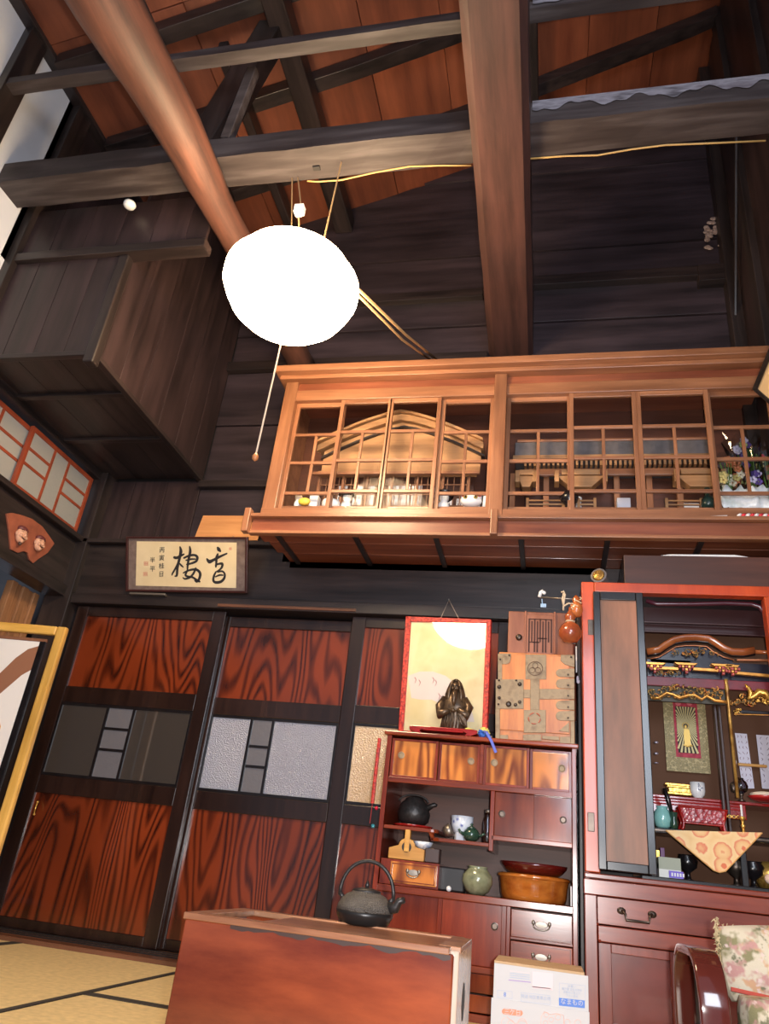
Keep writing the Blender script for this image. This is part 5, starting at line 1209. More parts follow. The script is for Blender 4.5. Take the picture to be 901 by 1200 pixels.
def carving(px0, py0, px1, py1, Y, n, mat, r=.004, name='carving', lab=None, dens=1.0, wave=0):
    """interlaced scroll carving filling a picture rectangle at depth Y"""
    m = MB()
    for i in range(n):
        px = px0+(px1-px0)*(i+.5)/n+random.uniform(-1.5, 1.5); py = py0+(py1-py0)*random.uniform(.15, .85)
        c = A(px, py, Y+random.uniform(-.01, .01)); s = random.choice((-1, 1)); k = random.uniform(.006, .013)*dens; a0 = random.uniform(0, 6)
        P = [c+V((k*(1-t*.12)*math.cos(a0+s*t), random.uniform(-.002, .002), k*(1-t*.12)*math.sin(a0+s*t))) for t in (0, .7, 1.4, 2.1, 2.8, 3.6, 4.4)]
        m.tube(P, [r, r*1.1, r, r*.9, r*.8, r*.6, r*.4], 6)
        if i % 3 == 0: m.ball(c, (r*1.6, r, r*1.6), 8, 6)
    o = m.build(name, mat, al, smooth=True)
    if lab: o['label'] = lab
    return o
carving(800, 757.5, 826, 770, gy_+.01, 14, GILTR, .0028, 'pediment_carving'); carving(786, 762, 793, 768, gy_+.01, 3, GILTR, .002, 'pediment_carving'); carving(832, 762, 838, 768, gy_+.01, 3, GILTR, .002, 'pediment_carving')
m = MB()
for i in range(22): q = A(864+i*1.7, 773.5+.02*i, gy_+.02); m.box((q.x-.002, gy_+.015, q.z-.004), (q.x+.002, gy_+.03, q.z+.004))
tag(m.build('rafter_ends', plain('rose gilt', (.60, .22, .10), .35, .5), al), kind='stuff')
# bracket row: gilt bars and stepped brackets
OG = plain('orange gilt', (.72, .33, .07), .32, .6, var=.25, scale=40); PK = plain('pink red bracket', (.42, .07, .06), .5)
for (xa, ya), (xb, yb) in (((761, 782), (795, 783.5)), ((812, 783.5), (842, 785.5)), ((860, 788), (905, 792))):
    a, b = A(xa, ya, gy_-.005), A(xb, yb, gy_-.005); MB().prism([a+V((0, 0, -.006)), b+V((0, 0, -.006)), b+V((0, 0, .006)), a+V((0, 0, .006))], (0, .02, 0)).build('gilt_bar', OG, al, .001)
for px, py in ((767, 777), (804, 777.5), (847, 779), (858, 780)):
    q = A(px, py, gy_-.02); wv = .048 if px != 858 else .03
    MB().prism([q+V((-wv*.7, 0, -.006)), q+V((wv*.7, 0, -.006)), q+V((wv, 0, .004)), q+V((-wv, 0, .004))], (0, .04, 0)).build('bracket_arm', OG, al, .001)
    m = MB(); m2 = MB()
    for r_ in range(3):
        for k in range(-(2-r_), 3-r_): (m if (k+r_) % 2 else m2).box(q+V((k*.013-.005, .0, -.018-r_*.012)), q+V((k*.013+.005, .02, -.008-r_*.012)))
    if m.v: m.build('bracket_block', OG, al, .001)
    if m2.v: m2.build('bracket_block', PK, al, .001)
carving(770, 786, 795, 791, gy_+.005, 12, GILTR, .0022, 'band_carving')
a, b = A(758, 777, gy_+.035), A(905, 800, gy_+.035); box('bracket_backing', (a.x, gy_+.03, A(800, 800, gy_+.03).z), (b.x, gy_+.045, A(800, 774, gy_+.03).z), plain('blue black lacquer', (.014, .012, .022), .25), al, 0)
q = A(800, 798, gy_); box('red_band', (A(757, 798, gy_).x, gy_, A(800, 805, gy_).z), (A(905, 798, gy_).x, gy_+.012, A(800, 794, gy_).z), plain('wine red band', (.16, .015, .025), .4, var=.2), al)
# dragon frieze left of the gilt post, dragon right of it
carving(763, 803, 846, 820, gy_-.005, 46, GILTR, .0036, 'dragon_frieze', 'gilt, green and red dragon carving', 1.3)
box('frieze_backing', (A(757, 810, gy_+.02).x, gy_+.015, A(800, 822, gy_).z), (A(850, 810, gy_).x, gy_+.025, A(800, 800, gy_).z), plain('dark green brown', (.05, .04, .022), .5), al, 0)
P = [A(x, y, gy_-.012) for x, y in ((764, 818), (772, 818), (781, 812), (789, 814), (796, 818), (806, 815), (814, 814.5), (822, 820), (828, 815.5), (838, 821), (846, 822), (852, 823))]
MB().tube(P, .0045, 8, flat=1.5).build('wave_trim', OG, al, smooth=True)
P = [A(x, y, gy_-.03) for x, y in ((873, 802), (877, 806), (880, 812), (878, 818), (884, 816), (889, 811), (896, 812), (901, 818), (908, 815))]
m = MB(); m.tube(P, [.004, .008, .011, .010, .012, .015, .016, .014, .012], 10)
for k in range(18):
    t = P[2+k % 6]; d = random.uniform(-1, 1); m.tube([t, t+V((d*.012, -.010, random.uniform(-.012, .012)))], [.004, .001], 5)
tag(m.build('gold_dragon', GOLD, al, smooth=True), 'coiled gold dragon carving')
carving(858, 815, 884, 826, gy_-.01, 16, GILTR, .0034, 'scroll_carving', None, 1.2); carving(888, 816, 905, 824, gy_-.01, 10, GOLD, .0034, 'scroll_carving', None, 1.2)
a, b = A(862, 834, gy_), A(905, 834, gy_); box('black_lintel', (a.x, gy_-.01, a.z-.008), (b.x, gy_+.01, a.z+.008), BLACK, al); carving(860, 831, 870, 838, gy_-.015, 5, GOLD, .002, 'lintel_fitting')
a, b = A(860, 837, gy_-.012), A(905, 838, gy_-.012); MB().tube([a, b], .0022, 6).build('gilt_line', OG, al)
# gilt post
P = [A(849, 800, gy_-.01), A(852, 820, gy_-.01), A(856, 850, gy_-.01), A(860, 880, gy_-.01), A(864, 935, gy_-.01)]
zt_, zb_ = A(850, 796, gy_-.01).z, A(862, 935, gy_-.01).z; xp = A(856, 850, gy_-.01).x
MB().lathe([(.0065, zb_), (.0065, zt_-.05), (.009, zt_-.04), (.006, zt_-.02), (.008, zt_)], (xp, gy_-.01, 0), 16).build('gilt_post', mottled('worn gilt', [(.20, .08, .02), (.62, .38, .10), (.30, .14, .03)], 14, rough=.35, metal=.5), al, smooth=True)
for px in (841, 846): q = A(px, 870, gy_+.06); box('inner_post', (q.x-.006, gy_+.05, AZB+.15), (q.x+.006, gy_+.07, zt_), plain('dark brown post', (.04, .015, .01), .35), al)
# hanging scroll with radiant standing figure
sy = 3.60
def S_(zx, zy, l=0): return PY(755+zx/6.171, 730+zy/6.171, sy-l)
S2_ = lambda zx, zy, l=0: PY(755+zx/6.171, 870+zy/6.171, sy-l)
sc_ = thing('hanging_scroll', S_(300, 560), 'brocade hanging scroll with radiant gold standing figure inside the altar', 'scroll')
BROC = mottled('gold green brocade', [(.12, .10, .05), (.42, .33, .15), (.20, .17, .08), (.50, .40, .20)], 90, 'VORONOI', rough=.6)
xa, xb = S_(140, 700).x, S_(455, 800).x; zt_, zb_ = S_(300, 560).z, S2_(300, 215).z
MB().box((xa, sy-.003, zb_), (xb, sy, zt_)).build('brocade_mount', BROC, sc_)
xa2, xb2 = S_(205, 600).x, S_(395, 800).x; zb2 = S2_(300, 110).z
MB().box((xa2, sy-.005, zb2), (xb2, sy-.003, zt_)).build('red_border', mottled('crimson brocade', [(.30, .01, .03), (.50, .03, .07)], 60, rough=.6), sc_)
m = MB()
for zx in (243, 325):
    c = S_(zx, 578, .006); m.add([c+V((.013*math.cos(2*PI*j/14), 0, .013*math.sin(2*PI*j/14))) for j in range(14)], [tuple(range(14))])
m.build('roundel', plain('pink roundel', (.60, .14, .16), .6), sc_)
px0, px1, pz1, pz0 = xa2+.010, xb2-.010, S_(300, 608).z, S2_(300, 78).z
MB().box((px0, sy-.0062, pz0), (px1, sy-.005, pz1)).build('picture_ground', plain('scroll dark ground', (.025, .02, .018), .7), sc_)
hc = S_(298, 745, .007); m = MB()
for k in range(44):
    a = 2*PI*(k+.5)/44; d = V((math.cos(a), 0, math.sin(a)))
    ts_ = []
    if d.x > 0: ts_.append((px1-hc.x)/d.x)
    if d.x < 0: ts_.append((px0-hc.x)/d.x)
    if d.z > 0: ts_.append((pz1-hc.z)/d.z)
    if d.z < 0: ts_.append((pz0-hc.z)/d.z)
    R_ = min(ts_)-.001; n_ = V((-d.z, 0, d.x))
    m.add([hc+d*.010+n_*.0006, hc+d*.010-n_*.0006, hc+d*R_-n_*(.0008+R_*.030), hc+d*R_+n_*(.0008+R_*.030)], [(0, 1, 2, 3)])
m.build('golden_rays', plain('dull gold paint', (.55, .46, .22), .5, .2), sc_)
GP_ = plain('bright gold paint', (.68, .44, .10), .4, .3)
m = MB(); m.tube([hc+V((.014*math.cos(a), -.001, .014*math.sin(a))) for a in [2*PI*i/20 for i in range(21)]], .0016, 5)
m.build('halo', GP_, sc_)
m = MB(); m.ball(hc+V((0, -.001, -.003)), (.006, .002, .008), 10, 8)
zf = S_(305, 890).z; cx_ = hc.x+.002
m.prism([(cx_-.010, sy-.010, hc.z-.014), (cx_+.011, sy-.010, hc.z-.014), (cx_+.015, sy-.010, hc.z-.045), (cx_+.013, sy-.010, zf+.012), (cx_+.018, sy-.010, zf), (cx_-.016, sy-.010, zf), (cx_-.012, sy-.010, zf+.012), (cx_-.013, sy-.010, hc.z-.04)], (0, .002, 0))
m.build('gold_figure', GP_, sc_)
m = MB(); m.tube([(cx_-.018, sy-.012, zf+.002), (cx_, sy-.012, zf-.004), (cx_+.020, sy-.012, zf+.002)], .003, 6); m.build('lotus_base', GP_, sc_)
# papers with brush writing on the right of the altar back
def paper_slip(pts, lab, cols):
    P = [A(x, y, 3.60) for x, y in pts]; c = sum(P, V())/4
    t = thing('written_paper', V((c.x, 3.60, c.z)), lab, 'paper', 'written papers on the altar back')
    MB().prism(P, (0, .0015, 0)).build('paper_sheet', plain('lilac white paper', (.66, .64, .74), .8), t)
    random.seed(len(lab)); m = MB()
    for k in range(cols):
        f = (k+.5)/cols
        for i in range(9):
            g = .06+i*.1; a = P[0].lerp(P[1], f).lerp(P[3].lerp(P[2], f), g)
            brush(m, [a+V((random.uniform(-.006, .006), 0, .005)), a+V((random.uniform(-.004, .004), 0, 0)), a+V((random.uniform(-.006, .006), 0, -.006))], [.0012, .0024, .001], V((0, -1, 0)), .001)
    m.build('brush_writing', plain('thin ink %d' % cols, (.20, .08, .12) if cols == 3 else (.10, .05, .09), .8), t)
paper_slip([(861, 859), (875, 860), (884, 924), (870, 924)], 'written paper slip nearest the gilt post of the altar', 3)
paper_slip([(886, 861), (903, 862), (908, 925), (893, 924)], 'written paper slip at the right edge with bold dark mark', 2)
a, b = A(864, 896, 3.59), A(898, 899, 3.59); tag(box('wooden_clip_bar', (a.x, 3.575, a.z-.006), (b.x, 3.59, a.z+.006), CADDY, None), 'thin amber wooden bar across the written papers', 'bar')
# gold stand and cup, inner red tiers
t1y = 3.46
z1 = A(800, 934, t1y).z
box('upper_tier', (AO0-.03, t1y-.02, z1-.012), (AX1-.03, iy, z1), REDL, al); box('upper_tier_front', (AO0-.03, t1y-.015, z1-.07), (A(890, 940).x, t1y, z1-.012), REDL, al)
for dz_ in (.022, .034): box('tier_moulding', (AO0-.03, t1y-.022, z1-dz_-.003), (A(885, 940).x, t1y-.012, z1-dz_+.002), plain('bright red lacquer', (.42, .02, .02), .2, coat=.5), al)
c = A(801, 934, 3.52); c.z = z1
t = thing('gilt_stand', c, 'small stepped gilt stand behind the white cup in the altar', 'stand')
wv = .075
for a, b, w_ in ((.048, .056, 1.0), (.040, .047, .9), (.022, .038, .82), (.012, .021, .9)): box('step', c+V((-wv*w_, -.03, a)), c+V((wv*w_, .03, b)), GOLD, t, .001)
for s in (-1, 1): MB().tube([c+V((s*wv*.8, -.02, .014)), c+V((s*wv*.85, -.02, .0))], .005, 6).build('foot', DKMETAL, t)
c = A(818, 934, 3.475); c.z = z1+.0
t = thing('tea_offering_cup', c, 'white tea cup with blue plant design on the altar tier', 'cup')
MB().lathe([(.016, 0), (.018, .006), (.026, .014), (.030, .03), (.030, .064), (.027, .064), (.026, .02), (.01, .01)], c, 28).build('cup_body', WHITE, t, smooth=True)
m = MB(); random.seed(8)
for i in range(10):
    a = -PI/2+.25+random.uniform(-.3, .35); z = .024+.030*random.random(); p = c+V((.0305*math.cos(a), .0305*math.sin(a), z)); m.tube([p, p+V((random.uniform(-.006, .006), -.0004, random.uniform(.002, .008)))], [.0018, .0006], 5)
m.build('painted_plant', plain('cobalt', (.03, .04, .14), .4), t)
# lower tier: openwork tray, vases, candle
t2y = 3.33; z2 = A(800, 973, t2y).z
box('lower_tier', (AO0-.03, t2y-.03, z2-.020), (AX1-.03, 3.47, z2), BLACK, al); box('lower_tier_edge', (AO0-.03, t2y-.036, z2-.016), (AX1-.03, t2y-.030, z2-.004), DKMETAL, al)
for px in (765, 870): q = A(px, 1000, t2y); box('tier_leg', (q.x-.012, t2y-.01, AZB), (q.x+.012, t2y+.03, z2-.02), BLACK, al)
c = A(823, 971, 3.36); c.z = z2; t = thing('red_offering_table', c, 'small red lacquer offering table with openwork sides in the altar', 'table')
wv, hv_ = .088, .084
MB().prism([c+V((-wv, -.035, hv_)), c+V((wv, -.035, hv_)), c+V((wv*.84, -.035, .035)), c+V((-wv*.84, -.035, .035))], (0, .006, 0)).build('side_panel', mottled('carved red', [(.16, .008, .012), (.42, .05, .06), (.22, .01, .015)], 70, 'VORONOI', rough=.25, bump=.6), t)
box('table_top', c+V((-wv-.006, -.04, hv_)), c+V((wv+.006, .04, hv_+.006)), REDL, t); box('lower_rail', c+V((-wv*.84, -.036, .026)), c+V((wv*.84, -.028, .034)), REDL, t)
for s in (-1, 1): MB().tube([c+V((s*wv, -.032, hv_)), c+V((s*wv*.83, -.032, .035)), c+V((s*wv*.86, -.034, .012)), c+V((s*wv*.95, -.036, .0))], .006, 8).build('curved_leg', REDL, t, smooth=True)
for s in (-1, 1): MB().tube([c+V((s*wv, .032, hv_)), c+V((s*wv*.83, .032, .035)), c+V((s*wv*.95, .034, .0))], .006, 8).build('curved_leg', REDL, t, smooth=True)
c = A(777, 971, 3.33); c.z = z2
t = thing('celadon_vase', c+V((-.003, 0, 0)), 'pale turquoise ribbed vase beside the open altar door', 'vase')
MB().lathe([(.018, 0), (.028, .008), (.036, .035), (.030, .062), (.020, .074), (.024, .082), (.018, .082)], c, 24).build('vase_body', plain('celadon turquoise', (.22, .48, .46), .2, coat=.5), t, smooth=True)
c = A(790, 971, 3.31); c.z = z2; t = thing('incense_stick_holder', c, 'dark incense holder with tall black stick beside the turquoise vase', 'incense holder')
MB().lathe([(.014, 0), (.016, .02), (.012, .035), (.018, .06), (.014, .062)], c, 18).build('holder', GR, t, smooth=True); MB().tube([c+V((0, 0, .03)), c+V((-.018, -.004, .11)), c+V((-.028, -.006, .150))], [.006, .010, .007], 8).build('black_stick', BLACK, t, smooth=True)
c = A(871, 972, 3.31); c.z = z2; t = thing('candlestick', c, 'gold candlestick with slim white candle in the altar', 'candlestick')
MB().lathe([(.016, 0), (.010, .006), (.005, .014), (.006, .03), (.010, .036), (.004, .042), (.006, .055), (.012, .062), (.011, .068), (.004, .070)], c, 20).build('stick', GOLD, t, smooth=True); MB().tube([c+V((0, 0, .068)), c+V((0, 0, .112))], .004, 10).build('candle', WHITE, t)
m = MB(); q = A(857, 957, 3.33); m.tube([q+V((-.03+.06*i/10, 0, .006*math.sin(i*1.2))) for i in range(11)], .0022, 6); m.tube([q+V((-.03+.06*i/10, 0, -.006*math.sin(i*1.2))) for i in range(11)], .0022, 6)
tag(m.build('twisted_gilt_wire', GOLD, None, smooth=True), 'small twisted gilt ornament between red table and candlestick', 'ornament')
c = A(895, 929, 3.40); c.z = z1+.001
t = thing('red_offering_plate', c+V((0, 0, 0)), 'bright red plate with pale offering on the right of altar', 'plate')
MB().lathe([(.03, -.0), (.05, .008), (.062, .018), (.058, .020), (.02, .010)], c, 28).build('plate', plain('bright red lacquer', (.42, .02, .02), .2, coat=.5), t, smooth=True); MB().lathe([(.054, .018), (.052, .030), (.03, .036), (.003, .037)], c, 24).build('pale_offering', plain('pale rice cake', (.60, .52, .42), .8), t, smooth=True)
c = A(868, 927, 3.44); c.z = z1+.001; t = thing('smoky_glass_lamp', c, 'small smoky glass ball on dark metal stem beside the red plate', 'lamp')
MB().lathe([(.016, 0), (.006, .008), (.005, .02), (.012, .026), (.006, .03)], c, 16).build('stem', DKMETAL, t, smooth=True); MB().lathe([(.010, .03), (.024, .040), (.030, .058), (.024, .076), (.014, .084), (.015, .090)], c, 20).build('glass_ball', glass('smoky glass', (.45, .42, .45), .8), t, smooth=True)
MB().ball(c+V((-.028, -.01, .05)), (.014, .010, .022), 10, 8).build('dark_fitting', DKMETAL, t, smooth=True)
q = A(861, 893, 3.40); t = tag(MB().ball(q, (.007, .007, .012), 12, 8).build('white_bud', WHITE, None, smooth=True), 'tiny white bead beside the gilt post', 'bead')
m = MB(); 
for py in (870, 883, 894): q = A(769, py, 3.30); m.ball(q, (.009, .006, .005 if py != 894 else .003), 10, 6)
tag(m.build('door_latch', plain('lilac metal', (.45, .42, .52), .3, .6), al, smooth=True), 'small pale metal latch pieces')
# triangular altar cloth hanging over the lower tier
tri = [A(780, 973, t2y-.04), A(893, 976, t2y-.04), A(850, 1021, t2y-.04), A(843, 1022.5, t2y-.04), A(836, 1020, t2y-.04)]
CL_ = None
m_, nt, b = new_mat('altar brocade cloth'); N = nt.nodes; L = nt.links
tc = N.new('ShaderNodeTexCoord'); vo = N.new('ShaderNodeTexVoronoi'); vo.inputs['Scale'].default_value = 14; vo.inputs['Randomness'].default_value = .4; L.new(tc.outputs['Object'], vo.inputs['Vector'])
r = N.new('ShaderNodeValToRGB'); el = r.color_ramp.elements; el[0].position = .0; el[0].color = (.72, .16, .06, 1); el[1].position = .13; el[1].color = (.70, .18, .07, 1)
for p, c in ((.17, (.85, .55, .26)), (.36, (.80, .46, .20)), (.46, (.72, .20, .10)), (.50, (.85, .60, .30)), (.8, (.80, .50, .22))): e = el.new(p); e.color = (*c, 1)
no = N.new('ShaderNodeTexNoise'); no.inputs['Scale'].default_value = 70; L.new(tc.outputs['Object'], no.inputs['Vector'])
ma = N.new('ShaderNodeMath'); ma.operation = 'MULTIPLY_ADD'; ma.inputs[1].default_value = .14; ma.inputs[2].default_value = -.07; L.new(no.outputs['Fac'], ma.inputs[0])
ad = N.new('ShaderNodeMath'); ad.operation = 'ADD'; L.new(vo.outputs['Distance'], ad.inputs[0]); L.new(ma.outputs[0], ad.inputs[1])
# voronoi distance is in texture units: rescale
L.new(ad.outputs[0], r.inputs['Fac']); L.new(r.outputs['Color'], b.inputs['Base Color']); b.inputs['Roughness'].default_value = .6
MATS['cloth'] = m_
t = thing('altar_cloth', (tri[3].x, t2y-.04, tri[3].z), 'triangular orange gold brocade cloth hanging from the altar tier', 'cloth')
MB().prism(tri, (0, .003, 0)).build('cloth_drop', m_, t, .001); MB().prism([tri[0]+V((0, 0, -.001)), tri[1]+V((0, 0, -.001)), tri[1]+V((0, .08, .001)), tri[0]+V((0, .08, .001))], (0, 0, .002)).build('cloth_top', m_, t)
MB().tube([tri[0]+V((0, -.002, 0)), tri[4]+V((0, -.002, 0)), tri[3]+V((0, -.002, 0)), tri[2]+V((0, -.002, 0)), tri[1]+V((0, -.002, 0))], .0022, 6).build('cloth_hem', plain('gold hem', (.62, .32, .10), .5), t)
# little boxes and gilt things under the tier
c = A(785, 1018, 3.27); c.z = AZB+.0
a, b = A(772, 1018, 3.27), A(798, 1018, 3.27)
t = thing('incense_box', V(((a.x+b.x)/2, 3.27, AZB)), 'small white and grey green box with purple label on altar floor', 'box')
box('box_body', (a.x, 3.27, AZB), (b.x, 3.33, AZB+.048), plain('off white card', (.70, .70, .66), .7), t, .001); box('box_lid', (a.x, 3.268, AZB+.030), (b.x, 3.332, AZB+.072), plain('grey green card', (.36, .38, .30), .7), t, .001); box('purple_label', (a.x+.035, 3.262, AZB+.002), (b.x+.006, 3.268, AZB+.026), plain('purple print', (.14, .08, .55), .5), t, 0)
m = MB(); [m.box((a.x+.043+i*.010, 3.2612, AZB+.008), (a.x+.049+i*.010, 3.262, AZB+.020)) for i in range(5)]; m.build('label_marks', PAPER, t)
for px, col, lab, hh in ((772, GOLD, 'narrow gilt packet under the altar tier at left', .10), (778, plain('purple pack', (.12, .03, .12), .5), 'thin purple packet under the altar tier beside the gilt one', .11)):
    q = A(px, 1018, 3.37); tag(box('incense_packet', (q.x-.010, 3.37, AZB), (q.x+.006, 3.39, AZB+hh), col, None, .001), lab, 'packet')
for px, s, lab in ((806, 1.0, 'black metal bowl on stand in shadow left of the cloth tip'), (882, 1.1, 'black metal stand in shadow right of the cloth tip'), (862, .9, 'dark bronze censer just right of the cloth tip')):
    q = A(px, 1018, 3.40); q.z = AZB; t = thing('metal_censer', q, lab, 'censer'); MB().lathe([(.03*s, 0), (.01*s, .01), (.008*s, .03), (.034*s, .05), (.040*s, .075), (.030*s, .09), (.033*s, .095)], q, 20).build('censer_body', DKMETAL if px == 862 else BLACK, t, smooth=True)
q = A(899, 993, 3.33); q.z = z2-.075; 
q = A(900, 1014, 3.30); q.z = AZB; t = thing('wooden_ball_striker', q, 'pale cloth covered knob at the right edge of altar floor', 'striker'); MB().ball(q+V((0, 0, .035)), .018, 14, 10).build('padded_head', plain('pale pink cloth', (.70, .50, .40), .8), t, smooth=True); MB().tube([q+V((0, 0, .02)), q+V((.01, .02, 0))], .005, 6).build('handle', CADDY, t)
q = A(896, 990, 3.42); tag(MB().lathe([(.03, 0), (.045, .03), (.05, .07), (.03, .09), (.02, .10)], V((q.x, 3.42, AZB)), 24).build('brass_vase', GOLD, None, smooth=True), 'brass vase half hidden in the right of the altar floor', 'vase')
# altar base: ledge, mouldings, drawer, lower doors
box('base_ledge', (AO0-.06, AY-.005, AZB-.022), (AX1, AY+.12, AZB), DKMETAL and BLACK, al, .003); box('altar_floor', (AO0-.06, AY+.1, AZB-.02), (AX1, 3.70, AZB-.001), BLACK, al, 0)
z_a = A(760, 1024).z-.02; z_b = A(700, 1030).z; z_c = A(700, 1049).z; z_d = A(700, 1083).z; z_e = A(700, 1103).z
box('upper_moulding', (AX0-.004, AY-.012, z_b), (AX1, AY+.04, AZB-.012), ALTW, al, .004); box('lower_moulding', (AX0-.006, AY-.006, z_c), (AX1, AY+.04, z_b-.002), ALTW, al, .003)
xs1 = A(700, 1100).x
box('base_upright', (AX0-.004, AY-.004, 0), (xs1, AY+.04, z_c), ALTWZ, al, .003)
dr = box('drawer', (xs1+.002, AY+.002, z_d+.002), (AX1, AY+.04, z_c-.003), ALTW, al, .002)
h0, h1 = A(728, 1068), A(764, 1071)
m = MB(); zz_ = (h0.z+h1.z)/2
m.tube([V((h0.x, AY, zz_)), V((h0.x+.004, AY-.02, zz_)), V((h0.x+.012, AY-.028, zz_-.010)), V((h0.x+.014, AY-.028, zz_-.028)), V((h1.x-.014, AY-.028, zz_-.028)), V((h1.x-.012, AY-.028, zz_-.010)), V((h1.x-.004, AY-.02, zz_)), V((h1.x, AY, zz_))], .005, 8)
for h in (h0, h1): m.ball((h.x, AY-.003, zz_), (.016, .006, .012), 12, 8)
tag(m.build('drawer_handle', DKMETAL, dr, smooth=True), 'blackened square bail handle')
box('rail', (xs1+.002, AY-.004, z_e), (AX1, AY+.04, z_d-.002), ALTW, al, .003)
xp0, xp1 = A(715, 1140).x, A(795, 1150).x; zp1 = A(716, 1117).z
for k, (a, b) in enumerate(((xs1+.003, A(797, 1150).x+.015), (A(797, 1150).x+.018, AX1-.003))):
    fr = .045
    d = box('base_door', (a+fr-.005, AY+.018, .07), (b-fr+.005, AY+.03, zp1+.005), plain('brick red lacquer', (.17, .030, .020), .25, var=.15, scale=12, coat=.3), al, .001)
    for r in ((a, a+fr, .03, z_e-.003), (b-fr, b, .03, z_e-.003), (a+fr, b-fr, zp1, z_e-.003), (a+fr, b-fr, .03, .075)): box('door_frame', (r[0], AY+.004, r[2]), (r[1], AY+.034, r[3]), ALTWZ, d, .002)
q = A(702, 1080, AY); MB().ball((xs1+.002, AY-.002, z_d), .005, 8, 6).build('wooden_pin', ALTW, al); MB().ball((xs1+.008, AY-.002, z_e+.002), .006, 8, 6).build('wooden_pin', ALTW, al)
box('plinth', (AX0, AY+.01, 0), (AX1, AY+.04, .03), ALTW, al)
# things on top of the altar
a = A(731, 683, 3.33); b = A(731, 653, 3.33)
t = thing('dark_storage_box', (.62, 3.50, AT), 'long dark brown wooden box lying on top of the altar', 'box')
box('box_front', (a.x, 3.30, AT+.001), (AX1-.005, 3.315, b.z), wood('dark brown box wood', (.05, .018, .012), (.10, .035, .022), 'X', 6, 10, .45), t); box('box_side', (a.x, 3.315, AT+.001), (a.x+.012, 3.66, b.z), BLACK, t); box('box_lid', (a.x, 3.315, b.z-.012), (AX1-.005, 3.66, b.z), BLACK, t)
q0, q1 = A(770, 651, 3.33), A(876, 650, 3.33)
tag(MB().prism([(q0.x, 3.31, b.z+.001), (q0.x+.05, 3.31, b.z+.010), (q1.x-.06, 3.31, b.z+.013), (q1.x, 3.31, b.z+.003), (q1.x, 3.31, b.z+.001)], (0, .25, 0)).build('folded_white_paper', PAPER, None), 'folded white paper lying on the dark box above the altar', 'paper')
p0 = PY(700, 668, 3.22); M = (V((-.18, -.93, .05)).to_track_quat('Z', 'Y')).to_matrix().to_4x4()
pd = V((-.30, -.85, .12)).normalized(); M = pd.to_track_quat('Z', 'Y').to_matrix().to_4x4()
t = thing('rolled_tube', V((p0.x+.05, 3.38, AT)), 'grey cylindrical tube with ribbed gilt end lying left on top of the altar', 'tube')
c = V((p0.x+.005, 3.235, AT+.038))
MB().lathe([(.030, -.20), (.030, -.012), (.036, -.010), (.036, .0), (.030, .002)], c, 24, M).build('tube_body', plain('grey cloth tube', (.14, .12, .12), .6), t, smooth=False)
MB().lathe([(.028, .002), (.020, .006), (.003, .007)], c, 24, M).build('gilt_end', GOLD, t, smooth=True)
m = MB(); xv_ = M @ V((1, 0, 0)); yv_ = M @ V((0, 1, 0))
for i in range(-3, 4): h = math.sqrt(max(0, .026**2-(i*.0075)**2)); m.tube([c+pd*.008+xv_*i*.0075-yv_*h, c+pd*.011+xv_*(i*.0075+.003), c+pd*.008+xv_*i*.0075+yv_*h], .0014, 5)
m.build('end_ribs', plain('rib brown', (.30, .16, .05), .5), t)

# ------------------------------------------------------------------ long brazier box with iron kettle
hz = .336; ha = math.radians(1.0)
hb = thing('long_brazier', (-.50, 2.0, 0), 'long low red brown wooden brazier box in the foreground with pale end board', 'brazier')
Mh = Matrix.Translation((-.838, 1.85, 0)) @ Matrix.Rotation(ha, 4, 'Z')
def HB(name, a, b, mat, bevel=.003, lab=None, parent=None):
    o = MB().box(a, b, Mh).build(name, mat, parent or hb, bevel)
    if lab: o['label'] = lab
    return o
HL, HD = .642, .40
HB('front_board', (0, 0, .0), (HL-.006, .022, hz-.012), HIB, .004); HB('back_board', (0, HD-.022, .012), (HL-.018, HD, hz-.012), HIB)
HB('end_board', (0, .022, .012), (.02, HD-.022, hz-.012), HIB); e_ = HB('end_board', (HL-.018, .0225, .0), (HL+.004, HD+.002, hz-.006), HIBE, .004, 'pale lacquered end board')
HB('bottom_board', (.02, .022, .012), (HL-.02, HD-.022, .03), HIB)
TRM = wood('brown rim', (.16, .055, .025), (.42, .20, .10), 'X', 8, 14, .3, coat=.3)
HB('rim', (-.004, -.004, hz-.014), (HL-.016, .040, hz), TRM, .002); HB('rim', (-.004, HD-.040, hz-.014), (HL-.016, HD+.004, hz), TRM, .002); HB('rim', (-.004, .040, hz-.014), (.045, HD-.040, hz), TRM, .002); HB('rim', (HL-.045, .040, hz-.012), (HL+.006, HD-.040, hz+.001), TRM, .002)
HB('inner_lid', (.16, .040, hz-.020), (HL-.045, HD-.040, hz-.004), wood('brown lid', (.12, .04, .02), (.30, .12, .06), 'X', 8, 14, .3), .001)
HB('ash_surface', (.045, .040, hz-.10), (.16, HD-.040, hz-.09), plain('ash', (.35, .33, .31), .95, var=.2), 0)
# burnt wavy front edge under the rim
m = MB(); random.seed(10); n = 34; vs = []
for i in range(n+1): x = HL*.18+(HL*.80)*i/n; vs += [Mh @ V((x, -.0012, hz-.014)), Mh @ V((x, -.0012, hz-.018-random.uniform(0, .006)-.003*math.sin(i*.8)))]
m.add(vs, [(2*i, 2*i+1, 2*i+3, 2*i+2) for i in range(n)]); m.build('worn_edge', plain('burnt edge', (.03, .010, .006), .6), hb)
